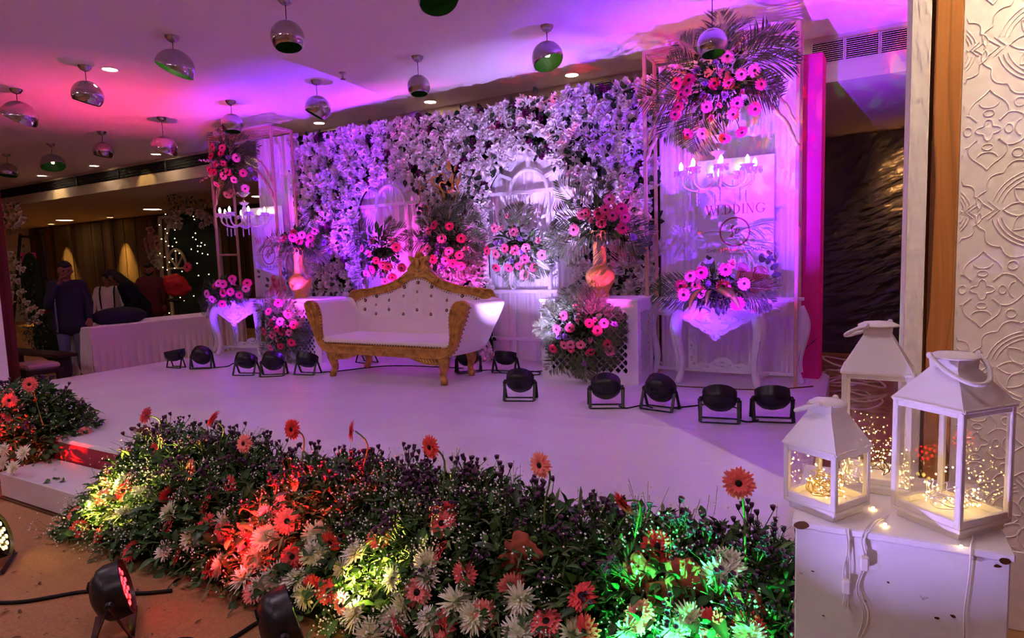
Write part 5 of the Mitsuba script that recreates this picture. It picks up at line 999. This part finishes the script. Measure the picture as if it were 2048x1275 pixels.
def lantern(cx, cy, w, h, rh, yaw, ring, label):
    k = thing('lantern', label, 'lantern', 'white metal lanterns on the pedestal'); M = tr(cx, cy, PZ) @ rot('z', yaw); b = .016; a = w / 2
    part(k, 'base', cat([xf(cuboid(-a + .012, a - .012, -a + .012, a - .012, 0, .022, .002), M), xf(cuboid(-a, a, -a, a, .022, .034, .002), M)]), 'iron')
    for sx in (-1, 1):
        for sy in (-1, 1): part(k, 'corner_post', xf(cuboid(sx * (a - b / 2) - b / 2, sx * (a - b / 2) + b / 2, sy * (a - b / 2) - b / 2, sy * (a - b / 2) + b / 2, .034, h, .002), M), 'iron')
    for q in range(4):
        R = M @ rot('z', q * pi / 2)
        for z in (.044, h - .010): part(k, 'rail', xf(box(0, -a + b / 2, z, w - 2 * b, b * .9, .020, .002), R), 'iron')
        part(k, 'pane', xf((A([[-a + b, -a + b / 2, .05], [a - b, -a + b / 2, .05], [a - b, -a + b / 2, h - .02], [-a + b, -a + b / 2, h - .02]]), A([[0, 1, 2], [0, 2, 3]])), R), 'pane', False)
    t = .028 + w * .06; V = A([[s * (a + .004), u * (a + .004), h] for s, u in ((-1, -1), (1, -1), (1, 1), (-1, 1))] + [[s * t, u * t, h + rh] for s, u in ((-1, -1), (1, -1), (1, 1), (-1, 1))]); F = quads([(0, 1, 5, 4), (1, 2, 6, 5), (2, 3, 7, 6), (3, 0, 4, 7)])
    part(k, 'roof', xf((V, F), M), 'iron', False); part(k, 'roof_rim', cat([xf(bar((-a, s * a, h), (a, s * a, h), .010, .010), M) for s in (-1, 1)] + [xf(bar((s * a, -a, h), (s * a, a, h), .010, .010), M) for s in (-1, 1)]), 'iron')
    n0 = h + rh; nk = w * .16
    part(k, 'neck', xf((A([[s * t, u * t, n0] for s, u in ((-1, -1), (1, -1), (1, 1), (-1, 1))] + [[s * t * 1.05, u * t * 1.05, n0 + nk] for s, u in ((-1, -1), (1, -1), (1, 1), (-1, 1))]), F), M), 'iron', False)
    cr = w * .30; part(k, 'cap', xf(lathe([(.001, n0 + nk + .014), (cr * .7, n0 + nk + .010), (cr, n0 + nk + .001), (cr * 1.02, n0 + nk - .004), (cr * .9, n0 + nk - .003), (.001, n0 + nk - .001)], 32), M), 'iron', True)
    hz_ = n0 + nk + .004; rr = cr * 1.12
    for s in (-1, 1): part(k, 'pivot', xf(ball((s * rr, 0, hz_), (.008, .010, .010), 8, 6), M @ rot('z', ring[0])), 'iron', True)
    aa = np.linspace(0, pi, 24); part(k, 'ring_handle', xf(tube(np.c_[rr * np.cos(aa), 0 * aa, rr * 1.75 * np.sin(aa)], .0065, 8), M @ rot('z', ring[0]) @ tr(0, 0, hz_) @ rot('x', ring[1])), 'iron', True)
    return M
scene['fairy'] = {'type': 'diffuse', 'reflectance': {'type': 'rgb', 'value': [.8, .7, .4]}}
mat('wire_gold', '#b79a52', 0.4, metal=0.4); mat('wire_pale', '#d8d2cc', 0.5)
def fairy(M, w, zs, n, label, col_='wire_gold', loops=5, seed=0):
    r = np.random.default_rng(seed); k = thing('fairy_lights', label, 'string lights', 'fairy lights in the lanterns'); pts = []
    for i in range(loops * 7): a = i * 1.05 + r.normal() * .4; q = w * r.uniform(.12, .36); pts.append((q * math.cos(a), q * math.sin(a), .045 + zs * r.random() ** 1.5))
    c = spline(pts, loops * 7 * 8); c[:, 2] = np.maximum(c[:, 2], .04); c[:, :2] = np.clip(c[:, :2], -w * .40, w * .40)
    part(k, 'wire', xf(tube(c, .0014, 4), M), col_, True)
    idx = r.choice(len(c), n, replace=False); P_ = c[idx] + r.normal(size=(n, 3)) * .004; P_[:, 2] = np.maximum(P_[:, 2], .042)
    ex = int(n * .35); P_[:ex, 2] += r.uniform(0, zs * .9, ex)
    part(k, 'bulbs', xf(scatter(ball((0, 0, 0), .0027, 5, 4), [tr(*q) for q in P_]), M), 'fairy', True, kind='stuff', **glow([1, .66, .18], 20, .5))
M1 = lantern(-.062, 2.055, .172, .205, .10, -.56, (1.76, -2.0), 'smallest white lantern, front left on the pedestal, filled with golden fairy lights')
M2 = lantern(.252, 2.092, .205, .355, .095, -.74, (1.24, 2.15), 'large white lantern, front right on the pedestal, ring handle tipped forward')
M3 = lantern(.075, 2.33, .195, .395, .115, -.05, (1.05, -2.0), 'tallest white lantern standing behind the other two on the pedestal')
fairy(M1, .172, .07, 60, 'golden fairy lights heaped in the smallest lantern', seed=1, loops=8); fairy(M2, .205, .08, 60, 'bright fairy lights bundled in the large front lantern', 'wire_pale', seed=2); fairy(M3, .195, .11, 50, 'fairy lights piled in the tallest rear lantern', 'nail', seed=3)
FYp = 1.925
def plug(u, v, label, pts):
    p = at(u, v, FYp); k = thing('plug_adapter', label, 'plug'); part(k, 'body', box(p[0], FYp - .012, p[2], .022, .022, .04, .004), 'wire_pale')
    c = A([at(a, b, y) if z is None else on(a, b, (0, 0, z), A([0, 0, 1.0])) for a, b, y, z in pts]); part(k, 'wire', tube(spline(c, 50), .0022, 5), 'wire_pale', True)
    for o in (-.005, .005): part(k, 'wire', tube(spline(c + A([o, -.003, 0]) + .003 * rng.normal(size=c.shape) * [1, 0, 1], 50), .0018, 5), 'wire_pale', True)
plug(1729, 1122, 'white plug adapter hanging on the front of the pedestal below the middle', [(1790, 1000, 0, PZ + .004), (1765, 1035, 0, PZ + .004), (1735, 1058, 0, PZ + .004), (1728, 1080, FYp - .003, None), (1730, 1105, FYp - .004, None), (1727, 1135, FYp - .003, None), (1715, 1180, FYp - .003, None), (1728, 1215, FYp - .003, None), (1718, 1272, FYp - .003, None)])
plug(1693, 1168, 'white plug adapter hanging on the pedestal under the smallest lantern', [(1697, 1056, FYp - .003, None), (1694, 1100, FYp - .004, None), (1692, 1150, FYp - .004, None), (1694, 1190, FYp - .003, None), (1691, 1212, FYp - .003, None)])
c = A([on(a, b, (0, 0, PZ + .004), A([0, 0, 1.0])) for a, b in ((1932, 1055), (1944, 1070))] + [at(a, b, FYp - .003) for a, b in ((1942, 1092), (1940, 1130), (1934, 1180), (1928, 1230), (1928, 1274))])
solo('light_wire', tube(spline(c, 50), .0024, 5), 'wire_pale', 'pale wire running down the pedestal from the large lantern', 'wire', True)
for i, (u, v) in enumerate(((1770, 1048), (1746, 1015), (1922, 1092))):
    p = on(u, v, (0, 0, PZ + .006), A([0, 0, 1.0])); solo('loose_bulb', ball(p, .0045, 8, 6), 'fairy', ('single glowing bulb on the pedestal top between the lanterns', 'single glowing bulb behind the smallest lantern', 'single glowing bulb at the pedestal front edge')[i], 'bulb', True, **glow([1, .7, .25], 25, .05))
# ------------------------------------------------------------------ the hall to the left: long table, people, decorations
mat('black_cloth', '#15161f', 0.85, spec=0.1); mat('navy', '#191b2e', 0.8); mat('jeans', '#5a6076', 0.85); mat('shirt_white', '#c9bfb4', 0.8); mat('shirt_blue', '#8d95b8', 0.8); mat('maroon', '#5a1626', 0.85); mat('hair', '#0d0a0a', 0.7); mat('bright_red', '#c4202a', 0.7); mat('dark_green', '#0f2420', 0.8); mat('dark_wood', '#2e1d14', 0.6); mat('pale_wood', '#b09c86', 0.6)
k = thing('long_table', 'long table with pleated white cloth beside the left end of the stage', 'table'); tx0, tx1, ty0, ty1, tz = -10.95, -10.05, 4.99, 7.7, .80
part(k, 'tablecloth', cuboid(tx0, tx1, ty0, ty1, tz - .02, tz, .008), 'drape')
part(k, 'cloth_band', cat([cuboid(tx1 - .004, tx1 + .004, ty0, ty1, tz - .24, tz - .01, .002), cuboid(tx0, tx1, ty0 - .004, ty0 + .004, tz - .24, tz - .01, .002)]), 'drape')
part(k, 'pleated_skirt', grid(lambda u, v: (tx1 + .004 + .05 * np.abs(np.sin(24 * pi * u + .7 * np.sin(9 * u))) ** .7 * (1.05 - v), ty0 + (ty1 - ty0) * u, .01 + (tz - .24) * v), 420, 6), 'drape', True)
part(k, 'end_skirt', grid(lambda u, v: (tx0 + (tx1 - tx0) * u, ty0 - .004 - .022 * np.abs(np.sin(10 * pi * u)) * (1.1 - v), .01 + (tz - .24) * v), 140, 6), 'drape', True)
for x in (tx0 + .1, tx1 - .1):
    for y in (ty0 + .15, ty1 - .15): part(k, 'leg', cuboid(x - .02, x + .02, y - .02, y + .02, 0, tz - .02), 'dark_slat')
solo('dark_bag', xf(trimesh.smoothing.filter_taubin(trimesh.Trimesh(*ball((0, 0, 0), 1, 24, 14), process=True)), tr(-10.4, 5.62, tz + .11) @ rot('z', 1.5) @ sc(.42, .24, .15)), 'navy', 'dark blue bag lying on the white table end', 'bag', True)
def chain(bones):
    ms = [m3.Manifold.batch_hull([m3.Manifold.sphere(r, 14).translate(list(map(float, p))) for p, r in b]) for b in bones]
    m = m3.Manifold.batch_boolean(ms, m3.OpType.Add).refine_to_length(.03); q = m.to_mesh(); t = trimesh.Trimesh(q.vert_properties[:, :3], q.tri_verts, process=True)
    trimesh.smoothing.filter_taubin(t, iterations=12); return A(t.vertices), A(t.faces)
def person(label, x, y, yaw, H, top, legs, lean=0.0, arms=(((.26, .04, 1.16), (.27, .14, .92)), ((-.26, .04, 1.16), (-.27, .14, .92))), hair='short', beard=False, headturn=0.0, long_top=False, extra=None):
    k = thing('person', label, 'person'); M = tr(x, y, 0) @ rot('z', yaw) @ sc(H / 1.75)
    def L(p): p = A(p, float); c, s = math.cos(lean), math.sin(lean); q = p - [0, 0, .95]; return A([p[0], q[1] * c + q[2] * s, .95 - q[1] * s + q[2] * c]) if p[2] > .95 else p
    hip, chest, neck, head = (0, 0, .95), (0, .0, 1.27), (0, .0, 1.47), (0, .02, 1.62)
    ht = rot('z', headturn)[:3, :3]; HL = lambda p: L(A(head) + ht @ A(p, float))
    tor = [[(L((-.08, 0, .97)), .115), (L((.08, 0, .97)), .115), (L((-.09, .0, 1.28)), .115), (L((.09, 0, 1.28)), .115)], [(L((-.09, .0, 1.28)), .115), (L((.09, 0, 1.28)), .115), (L((-.165, 0, 1.40)), .065), (L((.165, 0, 1.40)), .065)], [(L((0, 0, 1.40)), .075), (L((0, .0, 1.50)), .052)]]
    hd = [[(L((0, 0, 1.46)), .052), (HL((0, -.01, -.05)), .058)], [(HL((0, -.012, .03)), .092), (HL((0, .0, -.03)), .078)], [(HL((0, -.005, -.02)), .075), (HL((0, .04, -.085)), .036)], [(HL((0, .085, -.005)), .008), (HL((0, .103, -.03)), .013)]] + [[(HL((s * .085, -.005, -.005)), .016), (HL((s * .088, -.012, -.03)), .011)] for s in (-1, 1)]
    arm, slv, fing = [], [], []
    for s, (e, w) in zip((1, -1), arms):
        sh = L((s * .175, 0, 1.39)); e, w = L(e), L(w); arm += [[(sh, .056), (e, .040)], [(e, .040), (w, .027)]]; slv += [[(sh, .075), (e, .056)], [(e, .056), (w + (e - w) * .12, .042)]]
        d = (w - e) / np.linalg.norm(w - e); u = np.cross(d, [0, 0, 1.0]); u /= max(np.linalg.norm(u), 1e-6); pm = w + d * .07; arm.append([(w, .026), (w + d * .035 + u * .018, .020), (w + d * .035 - u * .018, .020), (pm + u * .025, .015), (pm - u * .025, .015)])
        nrm = np.cross(u, d)
        for j, l in enumerate((.06, .07, .065, .05)): b = pm + u * (.026 - .017 * j); m_ = b + d * l * .55 - nrm * .010; arm.append([(b, .0095), (m_, .009)]); arm.append([(m_, .009), (m_ + d * l * .35 - nrm * .022, .008)])
        tb = w + d * .03 + u * .028; arm.append([(tb, .011), (tb + d * .03 + u * .022, .010)]); arm.append([(tb + d * .03 + u * .022, .010), (tb + d * .058 + u * .020, .009)])
    lg = []; tro = []
    for s in (-1, 1):
        h_, kn, an = A([s * .09, 0, .92]), A([s * .10, .02, .50]), A([s * .10, -.01, .09]); lg += [[(h_, .095), (kn, .056)], [(kn, .056), (an, .040)], [(an, .040), (an + [0, .13, -.05], .034), (an + [0, -.04, -.05], .036)]]; tro += [[(h_, .112), (kn, .074)], [(kn, .074), (an + [0, 0, .0], .062)]]
    part(k, 'body', xf(chain(tor + hd + arm + lg), M), 'skin', True)
    fat = lambda bs, r: [[(p, q + r) for p, q in b] for b in bs]
    tp = fat(tor[:2], .022) + slv + ([[(A([-.09, 0, .80]), .15), (A([.09, 0, .80]), .15), (L((-.08, 0, .99)), .13), (L((.08, 0, .99)), .13)]] if not long_top else [[(A([-.1, 0, .15]), .2), (A([.1, 0, .15]), .2), (L((-.08, 0, 1.0)), .135), (L((.08, 0, 1.0)), .135)]])
    part(k, 'top', xf(chain(tp), M), top, True)
    if not long_top: part(k, 'trousers', xf(chain(tro + [[(A([-.08, 0, .95]), .118), (A([.08, 0, .95]), .118)]]), M), legs, True)
    hr = [[(HL((0, -.02, .055)), .092), (HL((0, -.045, -.01)), .082)], [(HL((0, .035, .075)), .058), (HL((0, -.02, .07)), .082)]]
    if hair == 'long': hr += [[(HL((0, -.05, 0)), .088), (L((0, -.09, 1.30)), .085)], [(HL((.06, -.02, .0)), .05), (L((.07, -.05, 1.40)), .05)], [(HL((-.06, -.02, .0)), .05), (L((-.07, -.05, 1.40)), .05)]]
    part(k, 'hair', xf(chain(hr), M), 'hair', True)
    if beard: part(k, 'beard', xf(chain([[(HL((0, .045, -.088)), .036), (HL((s * .058, .02, -.05)), .022)] for s in (-1, 1)]), M), 'hair', True)
    part(k, 'eyes', xf(cat([ball(HL((s * .033, .072, .0)), .0105, 8, 6) for s in (-1, 1)]), M), 'hair', True)
    if extra: extra(k, M, L)
    return k
def tail(k, M, L): part(k, 'shirt_tail', xf(grid(lambda u, v: (.13 + .03 * u, .155 - .05 * u + .02 * np.sin(9 * u), .72 + .5 * v), 8, 12), M), 'shirt_blue', True, label='pale blue shirt hanging out of the jacket')
def strap(k, M, L): part(k, 'backpack_strap', xf(cat([tube(spline([(s * .11, .13, 1.05), (s * .12, .145, 1.25), (s * .12, .07, 1.46), (s * .12, -.08, 1.44)], 14), .026, 6, flat=.4) for s in (-1, 1)]), M), 'black_cloth', True); part(k, 'backpack', xf(cuboid(-.16, .16, -.30, -.14, .98, 1.44, .05), M), 'black_cloth')
def pxy(u, x, z=1.5): p = EYE + (CR * (u - 1024) / F_PX + CD * (540 - 637.5) / F_PX + CW) * 1.0; r = p - EYE; return (x, r[1] * x / r[0])
a = pxy(131, -10.5); person('person in dark jacket and grey jeans at the near table end, hand at chin', a[0], a[1], -2.2, 1.80, 'navy', 'jeans', arms=(((.24, .12, 1.12), (.06, .17, 1.44)), ((-.26, .04, 1.14), (-.26, .12, .90))), headturn=.3, extra=tail)
a = pxy(213, -11.9); person('person in a white shirt with backpack straps behind the white table', a[0], a[1], -2.3, 1.62, 'shirt_white', 'black_cloth', extra=strap, headturn=.2)
a = pxy(285, -11.35); person('person in long black clothes with long hair bending over the white table', a[0], a[1] - .05, 2.75, 1.80, 'black_cloth', 'black_cloth', lean=.62, arms=(((.26, .14, 1.12), (.2, .42, 1.02)), ((-.27, .05, 1.12), (-.3, .30, .92))), hair='long', long_top=True)
a = pxy(298, -12.5); person('bearded person in a maroon shirt standing behind the table', a[0], a[1], -2.4, 1.78, 'maroon', 'black_cloth', arms=(((.3, .1, 1.18), (.46, .28, 1.18)), ((-.26, .04, 1.16), (-.27, .14, .92))), beard=True)
p = at(350, 572, 7.6); solo('red_cloth_bundle', xf((lambda m: (m[0] * (.5 + 1.0 * meshkit.fbm(m[0] * 1.7 + 5, 3)[:, None]), m[1]))(ball((0, 0, 0), 1, 30, 20)), tr(*(p + A([.05, 0, 0]))) @ rot('y', .3) @ sc(.26, .2, .22)), 'bright_red', 'bright red cloth bundle beside the person in maroon', 'cloth', True)
p0 = at(350, 640, 7.6); solo('dark_stand', cat([lathe([(.001, 0), (.2, 0), (.2, .03), (.04, .05), (.03, .6), (.05, .9), (.22, .94), (.22, p[2] - .2), (.001, p[2] - .2)], 20)]) and xf(lathe([(.001, 0), (.2, 0), (.2, .03), (.04, .05), (.03, .6), (.05, p[2] - .32), (.22, p[2] - .28), (.22, p[2] - .25), (.001, p[2] - .25)], 20), tr(p[0], p[1], 0)), 'dark_wood', 'dark round stand under the red cloth bundle', 'stand', 40)
# lit arch behind the table
Y2 = 8.6; zz = lambda u, v: at(280 + u / 4.722, 390 + v / 4.722, Y2)
k = thing('light_arch', 'dark green decorated arch with dots of fairy light behind the table', 'arch'); q0, q1 = zz(240, 300), zz(740, 300); cxa, rx = (q0[0] + q1[0]) / 2, (q1[0] - q0[0]) / 2; zs = zz(490, 420)[2]; zt = zz(490, 130)[2]
aa = np.linspace(0, pi, 30)
part(k, 'cloth', ext(Polygon([(cxa - rx, 0)] + [(cxa - rx * math.cos(t), zs + (zt - zs) * math.sin(t)) for t in aa] + [(cxa + rx, 0)]), .04, 'xz') if False else xf(ext(Polygon([(cxa - rx, 0)] + [(cxa - rx * math.cos(t), zs + (zt - zs) * math.sin(t)) for t in aa] + [(cxa + rx, 0)]), .04, 'xz'), tr(0, Y2 + .03, 0)), 'dark_green')
part(k, 'rim', tube(np.r_[[(cxa - rx, Y2, 0)], np.c_[cxa - rx * np.cos(aa), 0 * aa + Y2, zs + (zt - zs) * np.sin(aa)], [(cxa + rx, Y2, 0)]], .045, 8), 'pale_wood', True)
fc = zz(370, 690); rr = .34
part(k, 'fan_lattice', cat([tube(np.c_[fc[0] + rr * np.cos(aa), 0 * aa + Y2 - .05, fc[2] + rr * 1.25 * np.sin(aa)], .03, 6)] + [tube([(fc[0], Y2 - .05, fc[2]), (fc[0] + rr * math.cos(t), Y2 - .05, fc[2] + rr * 1.25 * math.sin(t))], .025, 6) for t in (.0, .75, 1.57, 2.4, pi)]), 'pale_wood', True)
sq = [zz(190, 900), zz(185, 212), zz(320, 205)]; part(k, 'square_frame', cat([bar(sq[0] * [1, 1, 0] + [0, 0, 0], sq[1], .06, .06, up=(0, 1, 0)), bar(sq[1], sq[2], .06, .06, up=(0, 1, 0))]), 'pale_wood')
PCH = [ruffle('#b88a70', '#e0b49a', .20, s) for s in (31, 32)]; CRM = [ruffle('#b5a68c', '#ddd0b8', .20, s) for s in (33, 34)]
for u, v in ((150, 390), (110, 430), (160, 450), (120, 480), (170, 500), (130, 520), (180, 545), (150, 580), (215, 495), (220, 595), (175, 640), (210, 660), (160, 670), (200, 410), (140, 330)): part(k, 'blossom', (PCH if v < 500 else CRM)[int(rng.integers(2))], 'petal', True, frame(zz(u, v) + A([0, -.1, 0]), (.2 + .3 * rng.normal(), -1, .2), 0, .95))
for u, v in ((320, 240), (360, 250), (410, 225), (350, 180), (400, 180), (370, 290), (420, 290), (610, 170), (620, 195), (680, 210), (640, 290), (690, 260), (520, 160), (310, 150)): part(k, 'blossom', CRM[int(rng.integers(2))], 'petal', True, frame(zz(u, v) + A([0, -.12, 0]), (.3 * rng.normal(), -1, .1), 0, .9))
for u, v in ((330, 110), (400, 110), (480, 130), (540, 120), (620, 120), (440, 190), (560, 230), (300, 90)): filler(k, zz(u, v) + A([0, .05, 0]), (0, -1, 0), A([.28, .22, .12]), 60, 'leaf_spray')
dts = ((232, 283), (287, 320), (305, 360), (377, 330), (377, 410), (252, 415), (293, 438), (392, 445), (318, 478), (355, 483), (237, 550), (282, 583), (383, 527), (420, 548), (357, 600), (325, 632), (265, 680), (305, 703), (375, 688), (445, 718), (290, 182), (493, 160), (553, 202), (562, 232), (397, 282), (572, 360), (575, 418), (547, 398), (533, 510), (592, 480), (620, 482), (628, 450), (660, 470), (593, 530), (637, 550), (687, 560), (587, 642), (600, 757), (698, 745), (555, 948), (427, 962), (463, 990), (395, 1018), (323, 1160), (323, 1108), (405, 1135), (377, 760))
lb = P(ball((0, 0, 0), .014, 6, 5), True)
for u, v in dts: part(k, 'light', lb, 'fairy', True, tr(*(zz(u, v) + A([0, -.12, 0]))), **glow([1, .78, .38], 3, .02))
g_ = bloom(k, 'gerbera', GPK[0][0], zz(530, 678) + A([0, -.2, 0]), (.2, -1, .1), 2.0, eye=GPK[0][1])
# flower column, ladder, stool at the far left
Y3 = 5.3; z3 = lambda u, v: at(u / 3.447, 390 + v / 3.447, Y3)
k = thing('floral_stand', 'pink cloth column with garland of cream flowers at the far left', 'flower column')
a, b, c_, d_ = z3(5, 240), z3(105, 240), z3(210, 1040), z3(95, 1060); xm = (a[0] + b[0]) / 2
part(k, 'cloth', grid(lambda u, v: (a[0] + (b[0] - a[0]) * u + (1 - v) * .35, Y3 + .25 + .02 * np.sin(14 * u), .12 + (2.02 - .12) * v), 20, 20), 'pink_cloth', True)
part(k, 'base', ball(z3(300, 900) * [1, 1, 0] + A([0, .1, .55]), (.30, .25, .42), 16, 10), 'moss', True)
part(k, 'back_foliage', ball(z3(170, 640) + A([.0, .12, 0]), (.34, .1, .62), 14, 10), 'moss', True)
for u, v in ((20, 90), (60, 80), (100, 75), (150, 90), (40, 130), (80, 140), (120, 150), (170, 130), (30, 180), (90, 215), (60, 220), (140, 215), (180, 170), (10, 160), (160, 200)): part(k, 'blossom', (PCH if u < 120 else CRM)[int(rng.integers(2))], 'petal', True, frame(z3(u, v) + A([0, -.05, 0]), (.3 * rng.normal() + .2, -1, .2), 0, .62))
for u, v in ((60, 430), (100, 440), (130, 405), (170, 460), (120, 500), (190, 500), (80, 480), (215, 510), (150, 560), (120, 600), (180, 590), (100, 640), (145, 680), (190, 670), (220, 660), (140, 730), (230, 725), (250, 740), (270, 780), (300, 770), (255, 790), (320, 820), (290, 845), (265, 870), (325, 870), (340, 800)): part(k, 'blossom', CRM[int(rng.integers(2))], 'petal', True, frame(z3(u, v) + A([0, -.12, 0]), (.3 * rng.normal() + .3, -1, .2), 0, .55))
filler(k, z3(150, 600) + A([0, .05, 0]), (0, -1, 0), A([.36, .62, .12]), 240, 'leaf_spray'); filler(k, z3(300, 930) + A([0, .0, 0]), (0, -1, 0), A([.34, .34, .25]), 240, 'leaf_spray'); filler(k, z3(90, 150), (0, -1, 0), A([.3, .26, .12]), 120, 'leaf_spray')
k = thing('ladder', 'dark wooden step ladder against the golden back wall', 'ladder'); Y4 = 7.6; z4 = lambda u, v: at(u / 3.447, 390 + v / 3.447, Y4); t0 = z4(285, 255)
for u in (310, 380): part(k, 'rail', rod(t0, z4(u, 900), .035, 8), 'dark_wood')
for v, u1 in ((285, 150), (415, 140), (560, 120)): part(k, 'rung', rod(z4(u1, v), z4(295 + (v - 285) * .12, v + 3), .028, 8), 'dark_wood')
part(k, 'rail', rod(z4(140, 270), z4(90, 900), .035, 8), 'dark_wood'); part(k, 'cap', ball(t0, (.06, .06, .08), 10, 8), 'dark_wood', True)
k = thing('stool', 'dark wooden stool with beige cushion at the left behind the stage', 'stool'); s0 = at(60, 742, 4.0)
part(k, 'cushion', cuboid(s0[0] - .28, s0[0] + .28, 3.85, 4.25, .36, .44, .03), 'pale_wood')
part(k, 'seat_frame', cuboid(s0[0] - .30, s0[0] + .30, 3.83, 4.27, .30, .36, .005), 'dark_wood')
for sx in (-.26, .26):
    for y in (3.87, 4.23): part(k, 'leg', cuboid(s0[0] + sx - .025, s0[0] + sx + .025, y - .025, y + .025, 0, .30), 'dark_wood')
solo('brown_bench', cat([cuboid(-11.6, -9.9, 4.45, 4.72, .42, .47, .005)] + [cuboid(x, x + .06, 4.5, 4.68, 0, .42, .003) for x in (-11.5, -10.1)]), 'dark_wood', 'dark brown bench in front of the flower column', 'bench')
k = thing('white_flat', 'white panel standing at the left edge of the stage', 'panel'); part(k, 'board', cuboid(-9.9, -8.56, 3.24, 3.34, 0, 3.2, .005), 'panel_white'); part(k, 'foot_rail', cuboid(-9.9, -8.555, 3.225, 3.24, .36, .39, .003), 'panel_white')
k = thing('brown_curtain', 'brown red curtain strip beside the white panel at the far left', 'curtain'); part(k, 'cloth', pleat(-10.2, -8.98, 3.62, 0.02, 3.5, 8, .04, 9), 'red_brown', True) if mat('red_brown', '#7c4038', .85) else None
